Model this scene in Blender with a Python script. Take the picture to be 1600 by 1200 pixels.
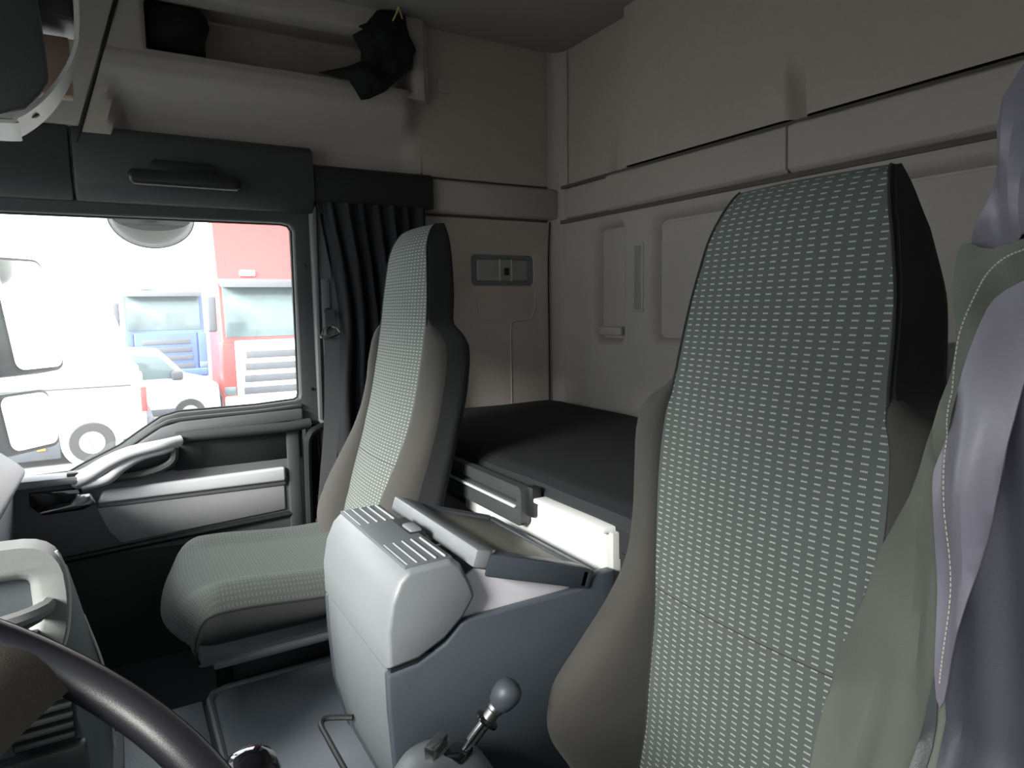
import bpy, bmesh, math, random
from mathutils import Vector, Matrix, noise
from mathutils.geometry import tessellate_polygon, delaunay_2d_cdt
random.seed(7)
for o in list(bpy.data.objects): bpy.data.objects.remove(o)
SC = bpy.context.scene
COL = SC.collection
# ------------------------------------------------------------------ camera
# world: x towards the passenger side, y towards the windscreen, z up (metres)
cd = bpy.data.cameras.new('camera'); cam = bpy.data.objects.new('camera', cd); COL.objects.link(cam)
cd.sensor_width = 36.0; cd.lens = 36.0 * 1053 / 1600; cd.clip_start = 0.02; cd.clip_end = 500
R = Matrix(((-0.50835963, 0.0894713, -0.85648431), (-0.86098896, -0.07173323, 0.50353983), (-0.01638603, 0.99340285, 0.11350008)))
M = R.to_4x4(); M.translation = Vector((-1.1, 0.0, 1.30)); cam.matrix_world = M
SC.camera = cam
# ------------------------------------------------------------------ light
SKY = 3.3
w = bpy.data.worlds.new('sky'); SC.world = w; w.use_nodes = True
bg = w.node_tree.nodes['Background']; bg.inputs[0].default_value = (0.96, 0.98, 1.0, 1); bg.inputs[1].default_value = SKY
sd = bpy.data.lights.new('sun', 'SUN'); sun = bpy.data.objects.new('sun', sd); COL.objects.link(sun)
sd.energy = 14.0; sd.angle = math.radians(22); sd.color = (1.0, 0.97, 0.92)
sun.rotation_euler = Vector((-0.42, 1.0, 0.56)).to_track_quat('Z', 'Y').to_euler()
SC.view_settings.view_transform = 'Standard'; SC.view_settings.look = 'None'
SC.view_settings.gamma = 1.0; SC.view_settings.use_curve_mapping = False
SC.view_settings.exposure = 0.95
def portal(name, c, n, sx, sy):
    l = bpy.data.lights.new(name, 'AREA'); l.shape = 'RECTANGLE'; l.size = sx; l.size_y = sy
    o = bpy.data.objects.new(name, l); COL.objects.link(o); o.location = c
    o.rotation_euler = Vector(n).to_track_quat('-Z', 'Z').to_euler(); l.cycles.is_portal = True
portal('windscreen_portal', (0, 0.82, 1.38), (0, -1, 0), 2.2, 0.85)
portal('door_window_portal', (1.14, 0.05, 1.2), (-1, 0, 0), 1.25, 0.85)
portal('driver_window_portal', (-1.2, 0.05, 1.2), (1, 0, 0), 1.25, 0.85)

# ------------------------------------------------------------------ materials
MATS = {}
def mat(name, col, rough=0.6, metal=0.0, scale=40, var=0.06, bump=0.0, spec=0.5, coat=0.0, sheen=0.0):
    if name in MATS: return MATS[name]
    m = bpy.data.materials.new(name); m.use_nodes = True; nt = m.node_tree; b = nt.nodes['Principled BSDF']
    tc = nt.nodes.new('ShaderNodeTexCoord'); nz = nt.nodes.new('ShaderNodeTexNoise'); nz.inputs['Scale'].default_value = scale
    nz.inputs['Detail'].default_value = 4
    nt.links.new(tc.outputs['Object'], nz.inputs['Vector'])
    rp = nt.nodes.new('ShaderNodeMapRange'); rp.inputs['To Min'].default_value = 1 - var; rp.inputs['To Max'].default_value = 1 + var
    nt.links.new(nz.outputs['Fac'], rp.inputs['Value'])
    mx = nt.nodes.new('ShaderNodeVectorMath'); mx.operation = 'SCALE'; mx.inputs[0].default_value = col[:3]
    nt.links.new(rp.outputs['Result'], mx.inputs['Scale']); nt.links.new(mx.outputs['Vector'], b.inputs['Base Color'])
    b.inputs['Roughness'].default_value = rough; b.inputs['Metallic'].default_value = metal
    b.inputs['Specular IOR Level'].default_value = spec; b.inputs['Coat Weight'].default_value = coat
    b.inputs['Sheen Weight'].default_value = sheen
    if bump:
        n2 = nt.nodes.new('ShaderNodeTexNoise'); n2.inputs['Scale'].default_value = scale * 6; n2.inputs['Detail'].default_value = 3
        nt.links.new(tc.outputs['Object'], n2.inputs['Vector'])
        bp = nt.nodes.new('ShaderNodeBump'); bp.inputs['Strength'].default_value = bump; bp.inputs['Distance'].default_value = 0.002
        nt.links.new(n2.outputs['Fac'], bp.inputs['Height']); nt.links.new(bp.outputs['Normal'], b.inputs['Normal'])
    MATS[name] = m; return m
def glass(name, tint=(1, 1, 1), gloss=0.06, haze=0.0):
    m = bpy.data.materials.new(name); m.use_nodes = True; nt = m.node_tree; nt.nodes.clear()
    out = nt.nodes.new('ShaderNodeOutputMaterial'); t = nt.nodes.new('ShaderNodeBsdfTransparent'); t.inputs[0].default_value = (*tint, 1)
    g = nt.nodes.new('ShaderNodeBsdfGlossy'); g.inputs['Roughness'].default_value = 0.02
    mx = nt.nodes.new('ShaderNodeMixShader'); mx.inputs[0].default_value = gloss
    nt.links.new(t.outputs[0], mx.inputs[1]); nt.links.new(g.outputs[0], mx.inputs[2]); last = mx
    if haze:
        d = nt.nodes.new('ShaderNodeBsdfTranslucent'); d.inputs[0].default_value = (1, 1, 1, 1)
        m2 = nt.nodes.new('ShaderNodeMixShader'); m2.inputs[0].default_value = haze
        nt.links.new(last.outputs[0], m2.inputs[1]); nt.links.new(d.outputs[0], m2.inputs[2]); last = m2
    nt.links.new(last.outputs[0], out.inputs[0]); MATS[name] = m; return m
def dash_fabric(name, base, dash, rough=0.85, pu=0.0168, pv=0.0082, lu=0.5, lv=0.32, ticks=5, amt=1.0):
    # woven seat cloth: staggered rows of short pale dashes, each made of a few ticks; UV is in metres on the cloth
    m = bpy.data.materials.new(name); m.use_nodes = True; nt = m.node_tree; b = nt.nodes['Principled BSDF']; L = nt.links.new
    uv = nt.nodes.new('ShaderNodeUVMap'); sp = nt.nodes.new('ShaderNodeSeparateXYZ'); L(uv.outputs[0], sp.inputs[0])
    def ma(op, a, bb=None, clamp=False):
        n = nt.nodes.new('ShaderNodeMath'); n.operation = op; n.use_clamp = clamp
        for i, v in enumerate((a, bb)):
            if v is None: continue
            if isinstance(v, (int, float)): n.inputs[i].default_value = v
            else: L(v, n.inputs[i])
        return n.outputs[0]
    cu = ma('DIVIDE', sp.outputs[0], pu); colm = ma('FLOOR', cu); fu = ma('FRACT', cu)
    fv = ma('FRACT', ma('DIVIDE', sp.outputs[1], pv))
    inu = ma('LESS_THAN', fu, lu); inv = ma('LESS_THAN', fv, lv)
    tk = ma('LESS_THAN', ma('FRACT', ma('MULTIPLY', fu, ticks / lu)), 0.68)
    k = ma('MULTIPLY', ma('MULTIPLY', inu, inv), tk); k = ma('MULTIPLY', k, amt)
    # fine weave
    wv = ma('FRACT', ma('DIVIDE', sp.outputs[0], 0.0014)); wh = ma('FRACT', ma('DIVIDE', sp.outputs[1], 0.0014))
    we = ma('MULTIPLY', ma('PINGPONG', wv, 0.5), ma('PINGPONG', wh, 0.5))
    sh = ma('ADD', ma('MULTIPLY', we, 1.2), 0.9)
    sc = nt.nodes.new('ShaderNodeVectorMath'); sc.operation = 'SCALE'; sc.inputs[0].default_value = base[:3]; L(sh, sc.inputs['Scale'])
    mx = nt.nodes.new('ShaderNodeMix'); mx.data_type = 'RGBA'; L(k, mx.inputs['Factor']); L(sc.outputs[0], mx.inputs['A']); mx.inputs['B'].default_value = (*dash, 1)
    L(mx.outputs['Result'], b.inputs['Base Color']); b.inputs['Roughness'].default_value = rough; b.inputs['Sheen Weight'].default_value = 0.04
    bp = nt.nodes.new('ShaderNodeBump'); bp.inputs['Strength'].default_value = 0.25; bp.inputs['Distance'].default_value = 0.001
    L(we, bp.inputs['Height']); L(bp.outputs['Normal'], b.inputs['Normal'])
    MATS[name] = m; return m

WALL = mat('beige_trim_board', (0.46, 0.41, 0.38), 0.85, bump=0.25, scale=60)
WALL2 = mat('grey_trim_board', (0.44, 0.415, 0.39), 0.8, bump=0.2, scale=60)
CEIL = mat('headliner', (0.36, 0.35, 0.335), 0.9, bump=0.3, scale=80)
DARK = mat('charcoal_plastic', (0.045, 0.05, 0.052), 0.5, bump=0.15, scale=80)
DARKER = mat('black_plastic', (0.014, 0.015, 0.017), 0.45, bump=0.1, scale=80)
GROOVE = mat('joint_black_rubber', (0.02, 0.019, 0.018), 0.9)  # near-black colour of the joints and outer skins
JOINT = mat('panel_joint_brown', (0.12, 0.105, 0.095), 0.9)  # dark brown colour of the panel joints
DOORG = mat('door_grey_plastic', (0.14, 0.145, 0.155), 0.5, bump=0.15, scale=80)
SILV = mat('satin_silver_trim', (0.66, 0.66, 0.71), 0.35, metal=0.15, var=0.03)
PANELG = mat('mid_grey_panel', (0.29, 0.29, 0.31), 0.55, bump=0.1, scale=80)
CONS = mat('console_grey_plastic', (0.165, 0.175, 0.19), 0.42, bump=0.12, scale=110, var=0.04)
CONSD = mat('console_dark_plastic', (0.052, 0.062, 0.076), 0.45, bump=0.12, scale=110, var=0.04)
CONSIN = mat('console_tray_lining', (0.62, 0.60, 0.66), 0.5)
RUBBER = mat('rubber_floor', (0.06, 0.07, 0.08), 0.6, bump=0.3, scale=60)
PLATE = mat('tunnel_mat', (0.19, 0.215, 0.25), 0.45, bump=0.15, scale=90)
MATT = mat('mattress_cloth', (0.022, 0.023, 0.026), 0.75, bump=0.4, scale=90, spec=0.3)
WHITE = mat('white_enamel', (0.86, 0.87, 0.87), 0.4, var=0.02)
BOLS = mat('seat_bolster_cloth', (0.046, 0.044, 0.041), 0.9, bump=0.4, scale=120, sheen=0.04)
SEATBK = mat('seat_side_cloth', (0.022, 0.023, 0.025), 0.9, bump=0.4, scale=120, sheen=0.03)
PIPE = mat('seam_thread', (0.025, 0.025, 0.025), 0.9)
INS = dash_fabric('seat_insert_cloth', (0.090, 0.102, 0.098), (0.46, 0.50, 0.48), lv=0.24)
CUSH = dash_fabric('seat_cushion_cloth', (0.058, 0.066, 0.066), (0.20, 0.22, 0.21), pu=0.0084, pv=0.0082, ticks=2, amt=0.35)
CURT = mat('dark_curtain_cloth', (0.012, 0.013, 0.017), 0.85, bump=0.2, scale=60)
LINING = mat('olive_grey_curtain_lining', (0.10, 0.108, 0.092), 0.75, bump=0.2, scale=80, sheen=0.03)
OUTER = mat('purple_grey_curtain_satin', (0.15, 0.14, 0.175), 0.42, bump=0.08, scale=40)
THREAD = mat('pale_thread', (0.42, 0.39, 0.34), 0.8)
LEATH = mat('steering_leather', (0.02, 0.02, 0.026), 0.42, bump=0.1, scale=120)
HUB = mat('steering_hub_plastic', (0.085, 0.075, 0.065), 0.5, bump=0.15, scale=90)
CHROME = mat('chrome', (0.8, 0.8, 0.82), 0.12, metal=1.0, var=0.02)
STEEL = mat('brushed_steel', (0.45, 0.45, 0.45), 0.3, metal=1.0)
GLOSSB = mat('gloss_black', (0.006, 0.006, 0.008), 0.08, coat=0.6)
DASHG = mat('dash_light_grey', (0.22, 0.225, 0.225), 0.45, bump=0.1, scale=100)
DASHD = mat('dash_slate', (0.10, 0.115, 0.125), 0.5, bump=0.15, scale=100)
POCKET = mat('dash_pocket_blue_black', (0.035, 0.042, 0.06), 0.5)
CLOTH = mat('black_cloth', (0.008, 0.009, 0.010), 0.9, bump=0.2, scale=50)
YEL = mat('yellow_tag', (0.75, 0.62, 0.22), 0.7)
BELT = mat('seat_belt_webbing', (0.05, 0.052, 0.058), 0.7, bump=0.3, scale=150)
LAMPM = mat('lamp_lens', (0.30, 0.30, 0.29), 0.3)
PALE = mat('pale_rim_plastic', (0.52, 0.53, 0.51), 0.4)
TAN = mat('tan_cardboard', (0.42, 0.30, 0.23), 0.8)
GLASS = glass('door_glass', (0.96, 0.98, 0.97), 0.04, 0.022)  # last value mixes in a white veil that imitates glare
WGLASS = glass('windscreen_glass', (0.69, 0.70, 0.69), 0.04)
SGLASS = glass('darkened_driver_glass', (0.45, 0.46, 0.46), 0.04)  # tint darkened to cut the light coming through the driver window
CARGL = mat('vehicle_glass', (0.10, 0.14, 0.15), 0.08, var=0.2, scale=3)
MIRG = mat('mirror_glass', (0.93, 0.94, 0.95), 0.03, metal=1.0, var=0.0)
VW = mat('white_paint', (0.82, 0.83, 0.84), 0.35, var=0.02)
VR = mat('red_paint', (0.50, 0.04, 0.04), 0.35)
VB = mat('blue_paint', (0.06, 0.10, 0.36), 0.35)
VG = mat('grey_cladding', (0.07, 0.075, 0.09), 0.6)
TYRE = mat('tyre', (0.03, 0.03, 0.03), 0.85)
ORANGE = mat('orange_marker', (0.9, 0.30, 0.04), 0.3)
YARD = mat('asphalt_yard', (0.16, 0.16, 0.155), 0.9, scale=2, var=0.15)

# ------------------------------------------------------------------ mesh helpers
WORG = {}
def worg(o): return WORG.get(o.name, Vector((0, 0, 0)))
def obj(name, vf, m, parent=None, smooth=True, angle=38, uv=None, origin=None):
    v, f = vf
    if parent is not None: og = worg(parent)
    elif origin is not None: og = Vector(origin)
    else:
        xs = [p[0] for p in v]; ys = [p[1] for p in v]; zs = [p[2] for p in v]
        og = Vector(((min(xs) + max(xs)) / 2, (min(ys) + max(ys)) / 2, min(zs)))
    me = bpy.data.meshes.new(name); me.from_pydata([tuple(Vector(p) - og) for p in v], [], f); me.validate(); me.update()
    bm = bmesh.new(); bm.from_mesh(me); bmesh.ops.recalc_face_normals(bm, faces=bm.faces); bm.to_mesh(me); bm.free()
    if smooth:
        me.polygons.foreach_set('use_smooth', [True] * len(me.polygons)); me.set_sharp_from_angle(angle=math.radians(angle))
    if uv is not None:
        l = me.uv_layers.new(name='UVMap')
        for lp in me.loops: l.data[lp.index].uv = uv[lp.vertex_index]
    me.materials.append(m)
    o = bpy.data.objects.new(name, me); COL.objects.link(o)
    if parent is not None: o.parent = parent; WORG[o.name] = og
    else: o.location = og; WORG[o.name] = og
    return o
def thing(name, loc, label, cat, group=None):
    o = bpy.data.objects.new(name, None); COL.objects.link(o); o.location = loc; o.empty_display_size = 0.05
    WORG[o.name] = Vector(loc); tag(o, label, cat, group); return o
def tag(o, label, cat, group=None):
    o['label'] = label; o['category'] = cat
    if group: o['group'] = group
    return o
def struct(o, label=None, cat=None):
    o['kind'] = 'structure'
    if label: o['label'] = label
    if cat: o['category'] = cat
    return o
def join(*parts):
    V = []; F = []
    for v, f in parts:
        n = len(V); V += list(v); F += [tuple(i + n for i in q) for q in f]
    return V, F
def bev(vf, r, seg=2, ang=30):
    bm = bmesh.new(); vs = [bm.verts.new(p) for p in vf[0]]
    for q in vf[1]:
        try: bm.faces.new([vs[i] for i in q])
        except ValueError: pass
    bmesh.ops.recalc_face_normals(bm, faces=bm.faces)
    es = [e for e in bm.edges if len(e.link_faces) == 2 and e.calc_face_angle(0) > math.radians(ang)]
    if r > 0: bmesh.ops.bevel(bm, geom=es, offset=r, segments=seg, profile=0.5, affect='EDGES', clamp_overlap=True)
    bm.verts.index_update()
    out = ([tuple(v.co) for v in bm.verts], [tuple(v.index for v in f.verts) for f in bm.faces]); bm.free(); return out
def box(x0, x1, y0, y1, z0, z1, r=0.008, seg=2, mtx=None):
    v = [(x, y, z) for x in (x0, x1) for y in (y0, y1) for z in (z0, z1)]
    f = [(0, 1, 3, 2), (4, 6, 7, 5), (0, 4, 5, 1), (2, 3, 7, 6), (0, 2, 6, 4), (1, 5, 7, 3)]
    o = bev((v, f), r, seg) if r > 0 else (v, f)
    if mtx is not None: o = ([tuple(mtx @ Vector(p)) for p in o[0]], o[1])
    return o
def xf(vf, mtx): return [tuple(mtx @ Vector(p)) for p in vf[0]], vf[1]
def prism(poly, d0, d1, mp, r=0.0, seg=2):
    n = len(poly); v = [mp(a, b, d0) for a, b in poly] + [mp(a, b, d1) for a, b in poly]
    f = [tuple(range(n)), tuple(range(2 * n - 1, n - 1, -1))] + [(i, (i + 1) % n, (i + 1) % n + n, i + n) for i in range(n)]
    return bev((v, f), r, seg) if r > 0 else (v, f)
PX = lambda a, b, d: (d, a, b)      # a=y b=z, d=x
PY = lambda a, b, d: (a, d, b)      # a=x b=z, d=y
PZ = lambda a, b, d: (a, b, d)      # a=x b=y, d=z
def rrect(a0, a1, b0, b1, r, n=5):
    out = []
    for cx, cy, s in ((a1 - r, b1 - r, 0), (a0 + r, b1 - r, 90), (a0 + r, b0 + r, 180), (a1 - r, b0 + r, 270)):
        for k in range(n + 1):
            t = math.radians(s + 90 * k / n); out.append((cx + r * math.cos(t), cy + r * math.sin(t)))
    return out
def inset(loop, k):
    n = len(loop); out = []
    ar = sum(loop[i][0] * loop[(i + 1) % n][1] - loop[(i + 1) % n][0] * loop[i][1] for i in range(n))
    s = 1 if ar > 0 else -1
    for i in range(n):
        p = Vector(loop[i - 1]); q = Vector(loop[i]); t = Vector(loop[(i + 1) % n])
        d1 = (q - p).normalized(); d2 = (t - q).normalized()
        nn = (Vector((-d1.y, d1.x)) + Vector((-d2.y, d2.x)))
        nn = nn.normalized() if nn.length > 1e-6 else Vector((-d1.y, d1.x))
        c = max(0.5, nn.dot(Vector((-d1.y, d1.x)))); out.append(tuple(q + nn * (s * k / c)))
    return out
def strip(l1, l2, off1, off2):
    n = len(l1); return [(off1 + i, off1 + (i + 1) % n, off2 + (i + 1) % n, off2 + i) for i in range(n)]
def panel(mp, d, outer, holes=(), back=0.02, hole_depth=None, soft=0.006, floor=False, edge=True):
    """flat trim board in plane d with openings; opening rims run back (positive d) with a softened edge"""
    V = []; F = []
    loops = [list(outer)] + [list(h) for h in holes]; offs = []
    for lp in loops: offs.append(len(V)); V += [mp(a, b, d) for a, b in lp]
    tri = tessellate_polygon([[Vector((a, b, 0)) for a, b in lp] for lp in loops])
    F += [tuple(t) for t in tri]
    for k, lp in enumerate(loops):
        if k == 0:
            if not edge: continue
            o2 = len(V); V += [mp(a, b, d + back) for a, b in lp]; F += strip(lp, lp, offs[0], o2)
        else:
            hd = hole_depth if hole_depth is not None else back
            prev = offs[k]
            for s_in, s_d in ((soft * 0.3, soft * 0.15), (soft * 0.7, soft * 0.5), (soft, soft)):
                l2 = inset(lp, s_in); o2 = len(V); V += [mp(a, b, d + s_d * (1 if hd > 0 else -1)) for a, b in l2]; F += strip(lp, l2, prev, o2); prev = o2
            l2 = inset(lp, soft * 1.3); o2 = len(V); V += [mp(a, b, d + hd) for a, b in l2]; F += strip(lp, l2, prev, o2)
            if floor:
                tri = tessellate_polygon([[Vector((a, b, 0)) for a, b in l2]]); F += [tuple(i + o2 for i in t) for t in tri]
    return V, F
def spline(pts, n=8, closed=False):
    P = [Vector(p) for p in pts]; out = []; N = len(P)
    rng = range(N) if closed else range(N - 1)
    for i in rng:
        p0 = P[(i - 1) % N] if (closed or i > 0) else P[0] * 2 - P[1]
        p1 = P[i]; p2 = P[(i + 1) % N]
        p3 = P[(i + 2) % N] if (closed or i + 2 < N) else P[-1] * 2 - P[-2]
        for k in range(n):
            t = k / n
            out.append(0.5 * ((2 * p1) + (p2 - p0) * t + (2 * p0 - 5 * p1 + 4 * p2 - p3) * t * t + (3 * p1 - p0 - 3 * p2 + p3) * t ** 3))
    if not closed: out.append(P[-1])
    return out
def tube(path, r, n=10, closed=False, flat=1.0, upv=None):
    P = [Vector(p) for p in path]; N = len(P); V = []; F = []
    rs = r if isinstance(r, (list, tuple)) else [r] * N
    up = Vector(upv) if upv else Vector((0, 0, 1)); prev = None
    for i in range(N):
        if closed: t = P[(i + 1) % N] - P[i - 1]
        else: t = P[min(i + 1, N - 1)] - P[max(i - 1, 0)]
        t.normalize()
        if prev is None:
            a = up - t * up.dot(t)
            if a.length < 1e-3: a = Vector((1, 0, 0)) - t * t.x
        else: a = prev - t * prev.dot(t)
        a.normalize(); prev = a; b = t.cross(a)
        for k in range(n):
            an = 2 * math.pi * k / n; V.append(tuple(P[i] + (a * math.cos(an) * flat + b * math.sin(an)) * rs[i]))
    for i in range(N if closed else N - 1):
        j = (i + 1) % N
        F += [(i * n + k, i * n + (k + 1) % n, j * n + (k + 1) % n, j * n + k) for k in range(n)]
    if not closed: F += [tuple(range(n - 1, -1, -1)), tuple((N - 1) * n + k for k in range(n))]
    return V, F
def lathe(prof, origin, axis=(0, 0, 1), n=24):
    ax = Vector(axis).normalized(); q = Vector((0, 0, 1)).rotation_difference(ax); o = Vector(origin); V = []; F = []
    for r, h in prof:
        for k in range(n):
            a = 2 * math.pi * k / n; V.append(tuple(o + q @ Vector((r * math.cos(a), r * math.sin(a), h))))
    for i in range(len(prof) - 1): F += [(i * n + k, i * n + (k + 1) % n, (i + 1) * n + (k + 1) % n, (i + 1) * n + k) for k in range(n)]
    F += [tuple(range(n - 1, -1, -1)), tuple((len(prof) - 1) * n + k for k in range(n))]
    return V, F
def grid(fn, nu, nv):
    V = [tuple(fn(i / nu, j / nv)) for j in range(nv + 1) for i in range(nu + 1)]
    F = [(j * (nu + 1) + i, j * (nu + 1) + i + 1, (j + 1) * (nu + 1) + i + 1, (j + 1) * (nu + 1) + i) for j in range(nv) for i in range(nu)]
    return V, F
def sheet(fn, nu, nv, th):
    """double sided sheet of thickness th (offset along numeric normal)"""
    V, F = grid(fn, nu, nv); W = nu + 1; N = len(V); B = []
    for j in range(nv + 1):
        for i in range(W):
            p = Vector(V[j * W + i]); a = Vector(V[j * W + min(i + 1, nu)]) - Vector(V[j * W + max(i - 1, 0)])
            b = Vector(V[min(j + 1, nv) * W + i]) - Vector(V[max(j - 1, 0) * W + i]); n = a.cross(b)
            if n.length > 1e-12: n.normalize()
            B.append(tuple(p - n * th))
    F2 = [tuple(q + N for q in reversed(f)) for f in F]
    bd = [i for i in range(W)] + [j * W + nu for j in range(1, nv + 1)] + [nv * W + i for i in range(nu - 1, -1, -1)] + [j * W for j in range(nv - 1, 0, -1)]
    S = [(bd[k], bd[(k + 1) % len(bd)], bd[(k + 1) % len(bd)] + N, bd[k] + N) for k in range(len(bd))]
    return V + B, F + F2 + S
def lerp_tab(tab, z):
    """smooth interpolation of rows (z, a, b, ...)"""
    if z <= tab[0][0]: return tab[0][1:]
    if z >= tab[-1][0]: return tab[-1][1:]
    for i in range(len(tab) - 1):
        if tab[i][0] <= z <= tab[i + 1][0]:
            t = (z - tab[i][0]) / (tab[i + 1][0] - tab[i][0])
            p0 = tab[max(i - 1, 0)]; p1 = tab[i]; p2 = tab[i + 1]; p3 = tab[min(i + 2, len(tab) - 1)]
            return [0.5 * (2 * b + (c - a) * t + (2 * a - 5 * b + 4 * c - d) * t * t + (3 * b - a - 3 * c + d) * t ** 3) for a, b, c, d in zip(p0[1:], p1[1:], p2[1:], p3[1:])]

# ================================================================== STRUCTURE
FZ = 0.28; XR = 1.10; YB = -1.514; CZ = 2.25
floor = struct(obj('floor', box(-1.2, 1.2, -1.6, 0.95, FZ - 0.06, FZ, 0), RUBBER), 'dark rubber cab floor under the seats', 'floor')
# ceiling: raised headliner with a softened rim down to the walls
ceiling = struct(obj('ceiling', box(-1.25, 1.42, -1.75, 1.0, 2.42, 2.46, 0), CEIL), 'dim grey cab headliner above the bunk', 'ceiling')
obj('headliner_panel', box(-1.15, XR + 0.02, YB - 0.02, 0.5, CZ - 0.01, CZ + 0.05, 0.02, 3), CEIL, ceiling)

# ---- passenger side wall
wall_right = struct(thing('wall_right', (XR, -0.6, FZ), 'beige trimmed passenger side wall of the cab', 'wall'))
ho = rrect(-1.402, -1.128, 1.374, 1.497, 0.022)
obj('lower_side_panel', panel(PX, XR, [(-1.508, 0.5), (-0.52, 0.5), (-0.52, 1.618), (-1.508, 1.618)], [ho], 0.03, 0.02, 0.008, True), WALL, wall_right)
obj('side_band', prism([(XR - 0.006, 1.628), (XR - 0.018, 1.636), (XR - 0.02, 1.738), (XR - 0.006, 1.744), (XR + 0.03, 1.744), (XR + 0.03, 1.628)], -1.50, -0.93, lambda a, b, d: (a, d, b), 0.004), WALL2, wall_right)
obj('upper_side_panel', panel(PX, XR, [(-1.508, 1.752), (-0.955, 1.752), (-0.935, 2.0), (-0.93, 2.26), (-1.52, 2.26)], (), 0.03), WALL, wall_right)
obj('panel_gap', box(XR + 0.012, XR + 0.03, -1.52, -0.5, 0.5, 1.765, 0), JOINT, wall_right)
# embossed lines on the lower panel under the lamp, and the arc on the upper panel
obj('embossed_rib', tube([(XR + 0.005, -1.405, 1.36), (XR + 0.0035, -1.405, 1.30), (XR + 0.0035, -1.385, 1.255), (XR + 0.0035, -1.34, 1.25), (XR + 0.0035, -1.30, 1.245), (XR + 0.0035, -1.292, 1.22), (XR + 0.0035, -1.292, 0.93)], 0.006, 6), WALL, wall_right)
obj('embossed_rib', tube([(XR + 0.005, -1.15, 1.36), (XR + 0.0035, -1.15, 1.28), (XR + 0.0035, -1.165, 1.25), (XR + 0.0035, -1.28, 1.247)], 0.005, 6), WALL, wall_right)
obj('embossed_arc', tube(spline([(XR + 0.0064, -1.04, 1.95), (XR + 0.005, -1.06, 1.86), (XR + 0.004, -1.095, 1.81), (XR + 0.004, -1.136, 1.796), (XR + 0.004, -1.18, 1.815), (XR + 0.005, -1.212, 1.87), (XR + 0.0064, -1.225, 1.94)], 5), 0.0065, 6), WALL, wall_right)
def seam_y(z): return -0.076 + (2.144 - z) * 0.309
# shelf recess above the door
oy0, oy1, oz0, oz1 = -0.925, -0.118, 2.022, 2.185
def shelf_face(u, v):     # the bulging board below the shelf opening
    tab = [(1.74, 1.10), (1.80, 1.122), (1.84, 1.12), (1.872, 1.098), (1.905, 1.06), (1.95, 1.040), (1.99, 1.042), (2.012, 1.052), (2.02, 1.072), (2.018, 1.10), (2.012, 1.26)]
    i = v * (len(tab) - 1); k = min(int(i), len(tab) - 2); t = i - k
    z = tab[k][0] * (1 - t) + tab[k + 1][0] * t; x = tab[k][1] * (1 - t) + tab[k + 1][1] * t
    y0 = seam_y(z) - 0.004; y = y0 - u * (y0 + 0.945)
    flush = 1.046
    e = min(1, max(0, (-0.035 - y) / 0.03)); e = e * e * (3 - 2 * e)
    e2 = min(1, max(0, (y + 0.945) / 0.075)); e2 = e2 * e2 * (3 - 2 * e2)
    if z < 1.93 and x > flush: x = flush + (x - flush) * e
    if v < 0.75: x = x * e2 + XR * (1 - e2)
    return (x, y, z)
obj('shelf_board', grid(shelf_face, 60, 40), WALL2, wall_right)
PYZ = PX
obj('shelf_surround', panel(PX, 1.048, [(oy0 - 0.02, 1.985), (seam_y(1.985) - 0.004, 1.985), (seam_y(2.26) - 0.002, 2.26), (oy0 - 0.02, 2.26)], [rrect(oy0, oy1, 1.99, oz1, 0.035)], 0.05, 0.06, 0.014), WALL2, wall_right)
obj('shelf_back', panel(PX, 1.27, [(oy0 - 0.02, 1.98), (oy1 + 0.05, 1.98), (oy1 + 0.05, 2.26), (oy0 - 0.02, 2.26)]), WALL, wall_right)
obj('shelf_roof', box(1.05, 1.29, oy0 - 0.02, oy1 + 0.05, 2.187, 2.21, 0.004), WALL2, wall_right)
obj('shelf_side', box(1.06, 1.29, oy1, oy1 + 0.05, 1.99, 2.2, 0.004), WALL2, wall_right)
obj('shelf_side', box(1.06, 1.29, oy0 - 0.04, oy0, 1.99, 2.2, 0.004), WALL2, wall_right)
# front board ahead of the seam
def seam_y(z): return -0.076 + (2.144 - z) * 0.309
obj('front_side_board', prism([(seam_y(1.79) + 0.006, 1.79), (0.9, 1.79), (0.9, 2.3), (seam_y(2.3) + 0.006, 2.3)], 1.044, 1.09, PX, 0.004), WALL2, wall_right)
obj('board_joint', tube([(1.046, seam_y(1.64), 1.64), (1.046, seam_y(1.79), 1.79), (1.044, seam_y(2.3), 2.3)], 0.004, 6), GROOVE, wall_right)
obj('shelf_end', prism([(1.0495, -0.9455), (1.101, -0.985), (1.101, -0.9455)], 1.985, 2.255, PZ), WALL2, wall_right)
obj('outer_skin', box(1.30, 1.33, -1.6, 1.0, 1.6, 2.45, 0), GROOVE, wall_right)

# small clip on the upper side panel
clip = tag(obj('coat_clip', box(XR - 0.012, XR + 0.002, -1.053, -1.014, 2.034, 2.083, 0.005), WALL2), 'small square beige clip high on the side wall panel', 'clip')
lampt = thing('reading_lamp', (XR, -1.265, 1.376), 'flat grey rectangular bunk lamp set in the side wall', 'lamp')
obj('bezel', panel(PX, XR + 0.004, rrect(-1.397, -1.133, 1.379, 1.492, 0.02), [rrect(-1.378, -1.152, 1.393, 1.479, 0.014)], 0.012, 0.01, 0.004), DOORG, lampt)
obj('lens', box(XR + 0.003, XR + 0.016, -1.375, -1.155, 1.396, 1.476, 0.006, 3), LAMPM, lampt)
obj('switch', box(XR - 0.004, XR + 0.008, -1.288, -1.27, 1.418, 1.445, 0.002), DARKER, lampt)
obj('divider', box(XR - 0.001, XR + 0.006, -1.252, -1.249, 1.396, 1.476, 0.0), PALE, lampt)
obj('divider', box(XR - 0.001, XR + 0.006, -1.302, -1.299, 1.396, 1.476, 0.0), PALE, lampt)

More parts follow.
